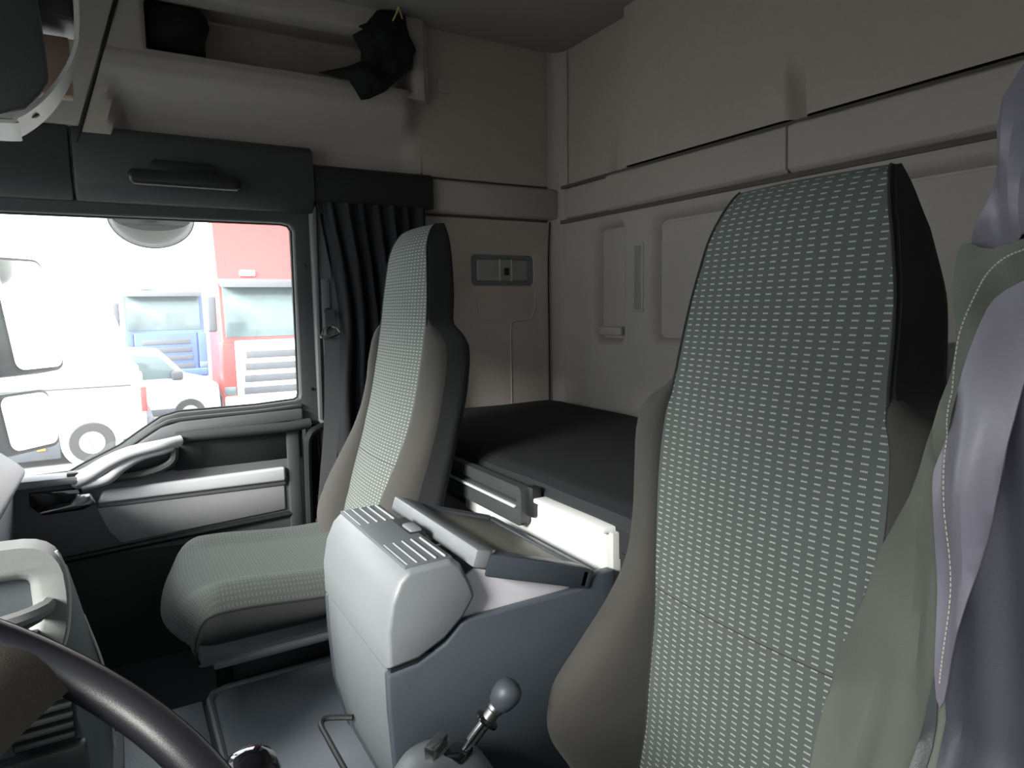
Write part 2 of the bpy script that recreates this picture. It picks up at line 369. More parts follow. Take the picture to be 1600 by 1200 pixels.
# ---- rear wall
wall_rear = struct(thing('wall_rear', (0, YB, FZ), 'beige moulded rear wall of the cab behind the bunk', 'wall'))
PB = lambda a, b, d: (a, -d, b)     # d runs backwards
r1 = rrect(0.700, 0.893, 1.155, 1.598, 0.045)
r2 = rrect(-0.50, 0.590, 1.165, 1.596, 0.05)
r3 = rrect(0.610, 0.662, 1.275, 1.505, 0.006)
lw = obj('lower_rear_panel', panel(PB, -YB, [(-1.15, 0.4), (1.075, 0.4), (1.075, 1.619), (-1.15, 1.619)], [r1, r2], 0.05, 0.035, 0.022, True), WALL2, wall_rear)
obj('recess_step', prism(inset(r1, 0.035), YB - 0.036, YB - 0.030, PY, 0.003), WALL2, wall_rear)
obj('recess_step', prism(inset(r2, 0.035), YB - 0.036, YB - 0.030, PY, 0.003), WALL2, wall_rear)
obj('recess_ledge', box(0.735, 0.86, YB - 0.024, YB - 0.008, 1.195, 1.225, 0.005), WALL2, wall_rear)
obj('vent_strip', box(0.610, 0.662, YB - 0.004, YB + 0.003, 1.275, 1.505, 0.0015), WALL2, wall_rear)
obj('vent_strip_lens', box(0.620, 0.652, YB + 0.001, YB + 0.0045, 1.285, 1.495, 0.001), LAMPM, wall_rear)
band_prof = [(1.624, YB + 0.012), (1.634, YB + 0.026), (1.736, YB + 0.03), (1.744, YB + 0.016), (1.744, YB - 0.03), (1.624, YB - 0.03)]
for a, b in ((-1.15, 0.0485), (0.0535, 0.775)):
    obj('rear_band', prism([(y, z) for z, y in band_prof], a, b, lambda p, q, d: (d, p, q), 0.004), WALL2, wall_rear)
obj('rear_band', prism([(y - 0.02, z) for z, y in band_prof], 0.775, 1.05, lambda p, q, d: (d, p, q), 0.004), WALL2, wall_rear)
def upper_rear(u, v):       # upper board stands proud towards the middle of the cab
    x = 1.05 - u * 2.25; z = 1.752 + v * 0.66
    e = min(1, max(0, (0.695 - x) / 0.035)); e = e * e * (3 - 2 * e)
    y = YB - 0.008 + 0.04 * e + 0.012 * (1 - abs(2 * v - 1) ** 6) * e
    d = math.exp(-((x - 0.022) / 0.018) ** 2) * (1 / (1 + math.exp((z - 1.87) / 0.015))); y -= 0.045 * d
    d2 = math.exp(-((x - 0.785) / 0.016) ** 2) * (1 / (1 + math.exp((z - 1.85) / 0.02))) ; y -= 0.03 * d2
    return (x, y, z)
obj('upper_rear_panel', grid(upper_rear, 260, 40), WALL, wall_rear)
def corner(u, v):
    a = u * math.pi / 2; z = 0.45 + v * 1.95
    rr = 0.055
    return (XR - rr + 0.004 + rr * math.cos(a) - 0.01 * v, YB + rr - 0.004 - rr * math.sin(a), z)
obj('corner_cove', grid(corner, 8, 30), WALL2, wall_rear)
obj('corner_joint', tube(spline([(XR - 0.003, -1.462, 0.9), (XR - 0.003, -1.464, 1.2), (XR - 0.004, -1.462, 1.45), (XR - 0.005, -1.47, 1.62)], 4), 0.003, 6), GROOVE, wall_rear)
obj('joint_strip', box(-1.15, XR, YB - 0.02, YB + 0.008, 1.612, 1.626, 0), JOINT, wall_rear)
obj('joint_strip', box(-1.15, XR, YB - 0.02, YB + 0.006, 1.742, 1.754, 0), JOINT, wall_rear)
obj('joint_strip', box(0.047, 0.055, YB - 0.01, YB + 0.014, 1.626, 1.744, 0), GROOVE, wall_rear)
obj('outer_skin', box(-1.25, 1.33, YB - 0.13, YB - 0.09, 0.2, 2.45, 0), GROOVE, wall_rear)

# ---- front, driver side
wall_front = struct(thing('wall_front', (0, 0.9, FZ), 'front bulkhead of the cab under and over the windscreen', 'wall'))
obj('bulkhead', box(-1.2, 1.2, 0.86, 0.92, 0.2, 0.98, 0.01), DARK, wall_front)
obj('overhead_front', box(-1.15, 1.10, 0.42, 0.92, 1.80, 2.45, 0.03, 3), WALL2, wall_front)
obj('front_pillar', box(1.04, 1.12, 0.62, 0.92, 0.2, 1.85, 0.02), DARK, wall_front)
obj('front_pillar', box(-1.18, -1.08, 0.62, 0.92, 0.2, 1.85, 0.02), DARK, wall_front)
window_2 = struct(obj('window_2', box(-1.08, 1.04, 0.865, 0.872, 0.98, 1.80, 0), WGLASS), 'windscreen glass at the front of the cab', 'window')
wall_left = struct(thing('wall_left', (-1.14, -1.0, FZ), 'driver side wall behind the closed door', 'wall'))
obj('rear_side_panel', box(-1.20, -1.13, YB - 0.05, -0.62, 0.25, 2.45, 0.01), WALL, wall_left)
obj('over_door_panel', box(-1.20, -1.13, -0.62, 0.9, 1.78, 2.45, 0.01), WALL2, wall_left)
door_2 = struct(thing('door_2', (-1.17, 0.0, 0.26), 'unseen driver door, added closed to keep light out', 'door'))  # closed door added out of view to block light from the doorway
obj('door_shell', panel(lambda a, b, d: (-d, a, b), 1.15, [(0.70, 0.2), (-0.64, 0.2), (-0.64, 1.80), (0.70, 1.80)], [[(0.60, 0.87), (0.60, 1.55), (0.58, 1.572), (-0.47, 1.576), (-0.51, 1.55), (-0.506, 1.03), (-0.485, 1.008), (-0.12, 1.0), (0.0, 0.92), (0.13, 0.87)]], 0.05, 0.04, 0.007), DARK, door_2)
window_3 = struct(obj('window_3', box(-1.178, -1.174, -0.52, 0.61, 0.86, 1.58, 0), SGLASS), 'unseen driver door window, tinted dark to cut light', 'window')

# ---- header over the passenger door
trim_1 = struct(thing('trim_1', (XR, -0.1, 1.62), 'dark header trim above the passenger door', 'trim'))
hp = [(1.04, 1.635), (1.034, 1.66), (1.046, 1.78), (1.06, 1.797), (1.12, 1.80), (1.12, 1.60), (1.07, 1.60)]
obj('header_front', prism([(a, b) for a, b in hp], seam_y(1.7) + 0.004, 0.9, lambda a, b, d: (a, d, b), 0.006), DARK, trim_1)
obj('header_rear', prism([(a, b) for a, b in hp], -0.566, seam_y(1.7), lambda a, b, d: (a, d, b), 0.008), DARK, trim_1)
obj('curtain_rail_cover', prism([(1.06, 1.634), (1.058, 1.74), (1.075, 1.752), (1.12, 1.752), (1.12, 1.634)], -0.974, -0.55, lambda a, b, d: (a, d, b), 0.006), DARKER, trim_1)
gh = thing('grab_handle', (1.03, -0.2, 1.64), 'black folding grab handle on the header above the passenger window', 'handle')
obj('back_plate', prism(rrect(-0.285, -0.115, 1.655, 1.715, 0.02), 1.012, 1.05, PX, 0.006), DARKER, gh)
obj('grip', prism(rrect(-0.345, -0.062, 1.642, 1.684, 0.018), 0.990, 1.022, PX, 0.01, 3), mat('satin_black_grip', (0.018, 0.019, 0.021), 0.28), gh)

# ================================================================== PASSENGER DOOR
DX = 1.085
door_1 = struct(thing('door_1', (DX, 0.0, 0.4), 'charcoal passenger door with silver trim strip and grab bar', 'door'))
win = [(0.60, 0.852), (0.60, 1.55), (0.58, 1.572), (-0.47, 1.576), (-0.497, 1.57), (-0.511, 1.548), (-0.506, 1.035), (-0.502, 1.017), (-0.485, 1.008), (-0.366, 1.001), (-0.15, 1.0), (-0.107, 0.99), (-0.055, 0.958), (0.004, 0.918), (0.092, 0.878), (0.132, 0.856)]
obj('door_shell', panel(PX, DX, [(0.64, 0.26), (-0.555, 0.26), (-0.555, 1.625), (0.64, 1.625)], [win], 0.05, 0.04, 0.007), DARK, door_1)
obj('window_seal', tube([(DX + 0.022, a, b) for a, b in inset(win, 0.009)], 0.004, 6, closed=True), DARKER, door_1)
# sill roll: rounded top of the door along the window
obj('sill_trim', tube(spline([(DX - 0.004, -0.50, 0.998), (DX - 0.006, -0.366, 0.991), (DX - 0.006, -0.155, 0.988), (DX - 0.006, -0.10, 0.976), (DX - 0.006, -0.045, 0.944), (DX - 0.006, 0.012, 0.906), (DX - 0.006, 0.09, 0.868)], 5), 0.007, 8), DARK, door_1)
obj('upper_board', prism([(-0.50, 0.955), (-0.50, 0.99), (-0.15, 0.982), (-0.10, 0.97), (-0.05, 0.94), (-0.02, 0.92), (-0.14, 0.942)], DX - 0.018, DX + 0.005, PX, 0.006), DOORG, door_1)
obj('armrest_roll', tube([(DX - 0.02, -0.135, 0.936), (DX - 0.026, -0.18, 0.940), (DX - 0.026, -0.45, 0.937), (DX - 0.02, -0.52, 0.942)], 0.017, 10), DARK, door_1)
obj('inset_panel', prism([(-0.447, 0.836), (-0.447, 0.922), (-0.15, 0.922), (-0.132, 0.90), (-0.128, 0.836)], DX - 0.014, DX + 0.005, PX, 0.005), DARKER, door_1)
obj('mid_board', prism([(-0.50, 0.60), (-0.50, 0.836), (0.02, 0.846), (0.14, 0.858), (0.30, 0.86), (0.45, 0.80), (0.45, 0.55), (0.17, 0.622)], DX - 0.012, DX + 0.01, PX, 0.008), DOORG, door_1)
obj('silver_strip', prism([(-0.436, 0.766), (-0.436, 0.811), (0.058, 0.811), (0.074, 0.775)], DX - 0.03, DX - 0.006, PX, 0.008, 3), SILV, door_1)
obj('strip_lower_rail', prism([(-0.436, 0.752), (-0.436, 0.77), (0.072, 0.776), (0.078, 0.762)], DX - 0.022, DX - 0.006, PX, 0.004), DOORG, door_1)  # dark grey rail under the silver strip
obj('lower_grey_panel', prism([(-0.432, 0.672), (-0.432, 0.752), (0.076, 0.762), (0.052, 0.69), (0.024, 0.650)], DX - 0.018, DX - 0.006, PX, 0.004), PANELG, door_1)
obj('lower_lip', tube([(DX - 0.012, -0.45, 0.655), (DX - 0.014, -0.2, 0.645), (DX - 0.014, 0.03, 0.634), (DX - 0.012, 0.2, 0.625)], 0.010, 8), DARKER, door_1)
obj('ledge', prism([(0.09, 0.846), (0.09, 0.866), (0.36, 0.872), (0.36, 0.846)], DX - 0.06, DX + 0.02, PX, 0.007), PANELG, door_1)
obj('switch_block', box(DX - 0.055, DX - 0.02, 0.098, 0.136, 0.862, 0.876, 0.003), DARKER, door_1)
# silver door pull: curved arch with a dark bowl behind
gp = obj('grab_bar', tube(spline([(DX - 0.03, 0.118, 0.848), (DX - 0.05, 0.085, 0.866), (DX - 0.066, 0.04, 0.895), (DX - 0.07, -0.02, 0.918), (DX - 0.066, -0.09, 0.928), (DX - 0.045, -0.145, 0.934)], 6), [0.024 - 0.010 * i / 30 for i in range(31)], 12), SILV, door_1)
obj('grab_bar_foot', tube(spline([(DX - 0.03, 0.10, 0.84), (DX - 0.052, 0.045, 0.852), (DX - 0.06, 0.01, 0.878), (DX - 0.062, -0.04, 0.902), (DX - 0.06, -0.10, 0.911), (DX - 0.045, -0.135, 0.915)], 6), [0.022 - 0.014 * i / 30 for i in range(31)], 10), SILV, door_1)
obj('grab_bowl', tube(spline([(DX - 0.05, -0.128, 0.915), (DX - 0.05, -0.122, 0.88), (DX - 0.045, -0.09, 0.858), (DX - 0.04, -0.03, 0.846), (DX - 0.04, 0.04, 0.843)], 5), 0.011, 8), DARK, door_1)
obj('bowl_back', prism([(-0.12, 0.85), (-0.13, 0.92), (-0.02, 0.91), (0.05, 0.87), (0.05, 0.845)], DX - 0.03, DX - 0.008, PX, 0.004), DARKER, door_1)
# release recess and chrome lever
obj('release_recess', prism([(0.20, 0.762), (0.226, 0.79), (0.226, 0.828), (0.112, 0.825), (0.088, 0.77), (0.11, 0.762)], DX - 0.020, DX - 0.004, PX, 0.004), GLOSSB, door_1)
obj('release_lever', prism([(0.085, 0.812), (0.115, 0.812), (0.135, 0.785), (0.205, 0.776), (0.205, 0.770), (0.125, 0.771), (0.075, 0.778)], DX - 0.036, DX - 0.018, PX, 0.004), CHROME, door_1)
obj('door_edge', box(DX - 0.022, DX + 0.02, -0.485, -0.445, 0.58, 0.945, 0.008), DARK, door_1)
obj('screw', lathe([(0.005, 0), (0.005, 0.004), (0.002, 0.006)], (DX - 0.001, -0.535, 1.44), (-1, 0, 0), 10), DARKER, door_1)
obj('screw', lathe([(0.005, 0), (0.005, 0.004), (0.002, 0.006)], (DX - 0.001, -0.535, 1.05), (-1, 0, 0), 10), DARKER, door_1)
window_1 = struct(obj('window_1', prism(win, DX + 0.020, DX + 0.024, PX), GLASS), 'bright passenger door window glass', 'window')
# pillar behind the door
trim_2 = struct(thing('trim_2', (1.09, -0.6, 0.4), 'dark pillar trim behind the passenger door', 'trim'))
obj('pillar_board', box(1.07, 1.12, -0.66, -0.553, 0.35, 1.63, 0.012, 3), DOORG, trim_2)
obj('pillar_edge', tube([(1.066, -0.56, 0.95), (1.066, -0.565, 1.3), (1.066, -0.57, 1.62)], 0.007, 8), DARK, trim_2)
obj('door_gap', box(1.06, 1.10, -0.545, -0.492, 0.40, 0.94, 0.004), GLOSSB, trim_2)
obj('lower_frame', tube(spline([(1.05, -0.50, 0.58), (1.05, -0.505, 0.85), (1.05, -0.515, 0.905), (1.055, -0.545, 0.925), (1.07, -0.60, 0.93)], 5), 0.012, 8), DARKER, trim_2)
obj('lower_pillar_board', box(1.06, 1.12, -1.52, -0.54, 0.28, 0.62, 0.01), DARKER, trim_2)

# ================================================================== TUNNEL AND CONSOLE
TZ = 0.48
tun = struct(obj('engine_tunnel', box(-0.30, 0.40, -0.80, 0.86, FZ, TZ, 0.03, 3), RUBBER), 'raised engine tunnel between the seats', 'tunnel')
mt = thing('tunnel_mat', (0.1, -0.3, TZ), 'slate grey tunnel mat with a raised pale border', 'mat')
pl = [(-0.24, -0.115), (0.375, -0.115), (0.415, -0.15), (0.415, -0.40), (0.40, -0.70), (-0.24, -0.70)]
obj('sheet', prism(pl, TZ, TZ + 0.008, PZ, 0.003), PLATE, mt)
obj('border', tube([(-0.24, -0.118, TZ + 0.009), (0.375, -0.118, TZ + 0.009), (0.400, -0.128, TZ + 0.009), (0.411, -0.155, TZ + 0.009), (0.411, -0.40, TZ + 0.009), (0.397, -0.70, TZ + 0.009)], 0.007, 8), CONS, mt)
ft = tag(obj('front_mat', box(-0.26, 0.39, -0.105, 0.04, TZ, TZ + 0.006, 0.003), PLATE), 'plain grey rubber mat in front of the tunnel mat', 'mat')

con = thing('centre_console', (-0.02, -0.45, TZ), 'slate grey storage console standing between the two seats', 'console')
X0, X1 = -0.20, 0.15
# body: side profile in (y,z)
body = [(-0.342, 0.489), (-0.318, 0.60), (-0.312, 0.70), (-0.311, 0.764), (-0.36, 0.768), (-0.405, 0.788), (-0.432, 0.812), (-0.445, 0.815), (-0.66, 0.815), (-0.70, 0.835), (-0.735, 0.835), (-0.735, 0.49)]
# hollow tray: two side walls, front block and floor
obj('side_wall', prism(body, X0, X0 + 0.022, PX, 0.005), CONSD, con)
obj('side_wall', prism([(a, min(b, 0.805)) for a, b in body], X1 - 0.022, X1, PX, 0.005), CONSD, con)
obj('front_wall', prism([(-0.344, 0.489), (-0.320, 0.60), (-0.314, 0.70), (-0.313, 0.764), (-0.36, 0.764), (-0.365, 0.489)], X0 + 0.015, X1 - 0.015, PX, 0.004), mat('console_front_plastic', (0.12, 0.13, 0.142), 0.45, bump=0.12, scale=110), con)
obj('rear_wall', box(X0 + 0.02, X1 - 0.02, -0.733, -0.69, 0.49, 0.775, 0.005), CONSD, con)
obj('tray_lining', join(box(X0 + 0.023, X1 - 0.023, -0.69, -0.42, 0.70, 0.715, 0.003), box(X1 - 0.034, X1 - 0.0225, -0.69, -0.42, 0.70, 0.822, 0.002), box(X0 + 0.023, X1 - 0.023, -0.688, -0.672, 0.70, 0.81, 0.003)), CONSIN, con)
head = [(-0.310, 0.770), (-0.310, 0.83), (-0.318, 0.872), (-0.332, 0.903), (-0.348, 0.918), (-0.418, 0.920), (-0.436, 0.908), (-0.452, 0.875), (-0.460, 0.852), (-0.438, 0.821), (-0.405, 0.794), (-0.36, 0.774)]
def head_loft():
    xs = [(X0, 0.010), (X0 + 0.012, 0.0), (X1 - 0.012, 0.0), (X1, 0.010)]
    V = []; F = []; n = len(head)
    for x, k in xs: V += [(x, a, b) for a, b in (inset(head, k * 0.5) if k else head)]
    for i in range(3): F += [(i * n + j, i * n + (j + 1) % n, (i + 1) * n + (j + 1) % n, (i + 1) * n + j) for j in range(n)]
    F += [tuple(range(n)), tuple(3 * n + j for j in range(n))]; return bev((V, F), 0.004, 2, 25)
obj('head_housing', head_loft(), CONS, con)
obj('added_bin_liner', prism([(-0.445, 0.72), (-0.445, 0.872), (-0.47, 0.886), (-0.655, 0.822), (-0.655, 0.72)], X0 + 0.026, X0 + 0.032, PX, 0.002), CONSIN, con)  # pale sheet added just inside the near wall so the lid gap looks lit
obj('seam_joint', box(X0 + 0.006, X1 - 0.006, -0.42, -0.317, 0.75, 0.78, 0), DARKER, con)
# ribbed caps on top of the head: two groups of ridges with a blank centre
def topz(y): return 0.918 + (y + 0.348) * (0.002 / -0.07)
RIBM = mat('pale_rib_plastic', (0.34, 0.35, 0.37), 0.4)  # ribs in a paler grey than the pad
obj('top_pad', box(X0 + 0.010, X1 - 0.010, -0.424, -0.346, 0.905, 0.9212, 0.002), mat('top_pad_plastic', (0.10, 0.11, 0.12), 0.5, bump=0.1, scale=110), con)
for gx0, gx1 in ((X0 + 0.015, X0 + 0.115), (X1 - 0.115, X1 - 0.015)):
    for k in range(5):
        y = -0.352 - k * 0.0155
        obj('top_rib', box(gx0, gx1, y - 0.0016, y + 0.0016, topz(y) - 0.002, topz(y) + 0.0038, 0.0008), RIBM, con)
obj('latch_well', box(-0.06, 0.035, -0.436, -0.405, 0.905, 0.9225, 0.003), DARKER, con)
obj('latch', box(-0.055, -0.012, -0.432, -0.410, 0.918, 0.927, 0.004), CONS, con)
# flip lid, hinged at the rear, front raised
hz, hy = 0.842, -0.682; fy, fz = -0.456, 0.918
def lidm(a, t, h):  # a across, t 0 front..1 rear, h up
    d = Vector((0, hy - fy, hz - fz)); n = Vector((0, -(hz - fz), hy - fy)).normalized() * -1
    p = Vector((0, fy, fz)) + d * t; 
    if n.z < 0: n = -n
    return tuple(Vector((a, p.y, p.z)) + n * h)
LX0, LX1 = X0 - 0.004, X1 + 0.004
def lidbox(a0, a1, t0, t1, h0, h1, r): 
    v = [lidm(a, t, h) for a in (a0, a1) for t in (t0, t1) for h in (h0, h1)]
    f = [(0, 1, 3, 2), (4, 6, 7, 5), (0, 4, 5, 1), (2, 3, 7, 6), (0, 2, 6, 4), (1, 5, 7, 3)]
    return bev((v, f), r, 2)
lid = obj('lid', lidbox(LX0 + 0.01, LX1 - 0.01, 0.1, 0.98, -0.016, -0.004, 0.002), CONSD, con)
lid['label'] = 'grey tray lid propped half open'
# front lip with chamfered ends, plan polygon in (a,t)
def lidprism(poly, h0, h1, r):
    n = len(poly); v = [lidm(a, t, h0) for a, t in poly] + [lidm(a, t, h1) for a, t in poly]
    f = [tuple(range(n)), tuple(range(2 * n - 1, n - 1, -1))] + [(i, (i + 1) % n, (i + 1) % n + n, i + n) for i in range(n)]
    return bev((v, f), r, 2)
obj('front_lip', lidprism([(LX0, 0.0), (LX1, 0.0), (LX1, 0.12), (LX1 - 0.02, 0.2), (LX0 + 0.02, 0.2), (LX0, 0.12)], -0.018, 0.012, 0.005), CONS, lid)
for s, a in ((1, LX0), (-1, LX1)):
    obj('side_rail', lidprism([(a, 0.1), (a + s * 0.035, 0.22), (a + s * 0.03, 0.9), (a, 0.98)], -0.03, 0.008, 0.005), CONSD, lid)
obj('rear_rail', lidprism([(LX0, 0.9), (LX1, 0.9), (LX1, 1.02), (LX0, 1.02)], -0.03, 0.006, 0.006), CONSD, lid)
obj('rubber_insert', lidprism([(LX0 + 0.03, 0.24), (LX1 - 0.03, 0.24), (LX1 - 0.03, 0.9), (LX0 + 0.03, 0.9)], -0.006, 0.002, 0.002), mat('lid_insert', (0.16, 0.155, 0.13), 0.5), lid)

# thin wire loop on the front of the console
obj('loop_handle', tube(spline([(0.045, -0.325, 0.562), (0.06, -0.30, 0.562), (0.068, -0.28, 0.562), (0.055, -0.270, 0.561), (0.018, -0.270, 0.560), (-0.083, -0.272, 0.560), (-0.15, -0.275, 0.560), (-0.165, -0.285, 0.56), (-0.168, -0.325, 0.56)], 5), 0.0052, 8), DARKER, con)['label'] = 'thin black wire loop'

# ================================================================== SEATS
def make_seat(name, cx, label, ytab, ztop, wtab, cush, dz=0.0, zneck=1.262):
    """ytab: (z, y of insert face). wtab: (z, insert half width, full half width, bolster bulge, thickness)"""
    t = thing(name, (cx, -0.4, FZ), label, 'seat', 'cab seats')
    zs = [0.56]
    while zs[-1] < ztop - 0.075: zs.append(zs[-1] + 0.0125)
    zt = zs[-1]; nl = len(zs)
    K = 8; J = 12
    rings = []; seg = []
    for li in range(nl + 8):
        if li < nl: z = zs[li]; cap = 0
        else:
            a = (li - nl + 1) / 8 * math.pi / 2; z = zt + (ztop - zt) * math.sin(a); cap = 1 - math.cos(a)
        yf = lerp_tab(ytab, min(z, zt + 0.3))[0]
        wi, wt, bul, th = lerp_tab(wtab, z)
        wi = max(0.02, wi); yf -= cap * th * 0.62; th2 = th * (1 - cap * 0.75)
        half = []
        for k in range(K + 1):
            x = wi * k / K; half.append((x, yf + 0.010 * (1 - (x / wi) ** 2) - 0.02 * 0 ))
        g = wt - wi
        for k in range(1, J + 1):
            q = k / J
            if q <= 0.62:      # puffed roll from the seam, over the crown, to the flank
                ph = q / 0.62 * math.pi; c = (1 - math.cos(ph)) / 2
                x = wi + g * c; y = yf + (bul + 0.006 * min(1, g / 0.03)) * math.sin(ph) - 0.42 * g * c + bul * 0.45 * c
            else:
                s = (q - 0.62) / 0.38; yb0 = yf - 0.42 * g + bul * 0.45
                x = wt; y = yb0 + (yf - th2 * 0.75 - yb0) * s
            half.append((x, y))
        wb = wt * 0.86
        half.append((wb + (wt - wb) * 0.7, yf - th2 * 0.9)); half.append((wb, yf - th2 * 0.99)); half.append((wb * 0.5, yf - th2 * 1.02)); half.append((0, yf - th2 * 1.03))
        n = len(half)
        ring = [(cx + x, y, z + dz) for x, y in half] + [(cx - x, y, z + dz) for x, y in half[-2:0:-1]]
        rings.append(ring)
    n = len(rings[0]); h = len(half)
    Vall = [p for r in rings for p in r]
    def cls(j):   # ring segment j..j+1
        if j < K or j >= n - K: return 'insert'
        if j < K + 8: return 'bol_a'
        if j >= n - (K + 8): return 'bol_b'
        return 'back'
    groups = {'insert': [], 'bol_a': [], 'bol_b': [], 'back': []}
    for i in range(len(rings) - 1):
        for j in range(n):
            c = cls(j)
            if c in ('bol_a', 'bol_b') and zs[min(i, nl - 1)] > zneck: c = 'back'
            groups[c].append((i * n + j, i * n + (j + 1) % n, (i + 1) * n + (j + 1) % n, (i + 1) * n + j))
    L = len(rings) - 1
    # top cap: insert cloth runs over the top
    for j in range(0, h - 1):
        a, b = j, j + 1; a2, b2 = (n - j) % n, (n - j - 1) % n
        if a == 0: groups['insert'].append((L * n + 0, L * n + 1, L * n + n - 1))
        elif b == h - 1: groups['insert'].append((L * n + a, L * n + b, L * n + a2))
        else: groups['insert'].append((L * n + a, L * n + b, L * n + b2, L * n + a2))
    # metres along the cloth
    vlen = [0.0]
    for i in range(1, len(rings)): vlen.append(vlen[-1] + (Vector(rings[i][0]) - Vector(rings[i - 1][0])).length)
    uvall = [(p[0] - cx + 0.5, vlen[i // n]) for i, p in enumerate(Vall)]
    def sub(fs):
        ids = sorted({q for f in fs for q in f}); mp = {q: k for k, q in enumerate(ids)}
        return ([Vall[q] for q in ids], [tuple(mp[q] for q in f) for f in fs]), [uvall[q] for q in ids]
    for key, nm, mm in (('insert', 'patterned_insert', INS), ('bol_a', 'side_bolster', BOLS), ('bol_b', 'side_bolster', BOLS), ('back', 'backrest_shell', SEATBK)):
        vf, uv = sub(groups[key]); o = obj(nm, vf, mm, t, angle=60, uv=uv)
        if key == 'insert': o['label'] = 'grey cloth insert woven with rows of pale dashes'
    for side in (K, n - K):
        obj('seam_piping', tube([rings[i][side] for i in range(0, len(rings) - 1)], 0.0022, 6), PIPE, t)
    # stitched cross seam
    zc = [i for i in range(nl) if zs[i] < 0.93][-1]
    obj('cross_seam', tube([(rings[zc][j % n][0], rings[zc][j % n][1] + 0.0005, rings[zc][j % n][2]) for j in range(-K, K + 1)], 0.0008, 6), BOLS, t)
    # cushion
    x0, x1, y0, y1, zt2, hh = cush
    def cushion(u, v):   # u around section across x, v along y rear->front
        return None
    prof = []       # (y, z) top profile rear -> front
    pts = spline([(y0, zt2 - 0.005, 0), (y0 + 0.15, zt2 - 0.004, 0), (y1 - 0.14, zt2 + 0.012, 0), (y1 - 0.05, zt2 + 0.004, 0), (y1 - 0.01, zt2 - 0.035, 0), (y1 + 0.003, zt2 - 0.085, 0), (y1 - 0.012, zt2 - hh, 0)], 6)
    V = []; U = []; m = 24; acc = 0; pv = None; cxm = (x0 + x1) / 2; hw = (x1 - x0) / 2
    for q in pts:
        yy, zz = q[0], q[1]; acc += (q - pv).length if pv else 0; pv = q
        fr = max(0, (yy - (y1 - 0.10)) / 0.10); hwq = hw * (1 - 0.10 * fr ** 2)
        for k in range(m + 1):
            s = -1 + 2 * k / m; x = cxm + hwq * s
            e = max(0, (abs(s) - 0.62) / 0.38); lift = 0.018 * math.sin(min(1, e * 1.3) * math.pi) if e < 0.77 else 0
            drop = 0.03 * max(0, (abs(s) - 0.88) / 0.12) ** 2
            V.append((x, yy - 0.05 * (s * s) * fr, zz + lift * (1 - fr) - drop)); U.append((x - cxm + 0.5, acc))
    nP = len(pts); F = [(i * (m + 1) + k, i * (m + 1) + k + 1, (i + 1) * (m + 1) + k + 1, (i + 1) * (m + 1) + k) for i in range(nP - 1) for k in range(m)]
    o = obj('cushion_top', (V, F), CUSH, t, uv=U, angle=60)
    for s, k in ((-1, 0), (1, m)):
        Vs = []; Fs = []
        for i in range(nP):
            a = Vector(V[i * (m + 1) + k]); zb = zt2 - hh + 0.004
            for w_ in range(6):
                f = w_ / 5; Vs.append((a.x + s * 0.02 * math.sin(f * math.pi), a.y, a.z + (min(zb, a.z) - a.z) * f))
        Fs = [(i * 6 + w_, i * 6 + w_ + 1, (i + 1) * 6 + w_ + 1, (i + 1) * 6 + w_) for i in range(nP - 1) for w_ in range(5)]
        obj('cushion_side', (Vs, Fs), SEATBK, t)
        obj('seam_piping', tube([V[i * (m + 1) + k] for i in range(nP)], 0.003, 6), PIPE, t)
    obj('cushion_pan', box(x0 + 0.015, x1 - 0.02, y0, y1 - 0.05, zt2 - hh - 0.05, zt2 - hh + 0.01, 0.012), DOORG, t)
    obj('pan_rail', box(x0 + 0.002, x0 + 0.03, y0, y1 - 0.08, zt2 - hh - 0.052, zt2 - hh - 0.036, 0.005), CONS, t)
    obj('base_box', box(max(x0 + 0.03, 0.43) if cx > 0 else x0 + 0.03, x1 - 0.03, y0 + 0.02, y1 - 0.12, FZ, zt2 - hh - 0.03, 0.015), DARKER, t)
    return t
head_rows = [(1.24, 0.161, 0.203, 0.008, 0.09), (1.257, 0.159, 0.172, 0.0, 0.082), (1.27, 0.157, 0.162, -0.003, 0.08), (1.34, 0.149, 0.154, -0.004, 0.08), (1.42, 0.133, 0.138, -0.006, 0.075), (1.47, 0.117, 0.122, -0.006, 0.07), (1.52, 0.098, 0.103, -0.006, 0.06)]
wt = [(0.56, 0.165, 0.225, 0.01, 0.10), (0.66, 0.16, 0.242, 0.03, 0.105), (0.72, 0.16, 0.25, 0.058, 0.105), (0.80, 0.158, 0.25, 0.058, 0.11), (0.90, 0.158, 0.243, 0.038, 0.11), (1.0, 0.16, 0.238, 0.018, 0.11), (1.10, 0.163, 0.235, 0.014, 0.11), (1.16, 0.165, 0.235, 0.016, 0.105), (1.21, 0.164, 0.226, 0.014, 0.10)] + head_rows
ps = make_seat('passenger_chair', 0.55, 'passenger seat with grey dashed cloth beside the door window',
    [(0.56, -0.475), (0.70, -0.505), (0.80, -0.53), (1.0, -0.588), (1.15, -0.625), (1.26, -0.643), (1.40, -0.658), (1.55, -0.675)], 1.508, wt, (0.365, 0.82, -0.52, -0.05, 0.695, 0.088))
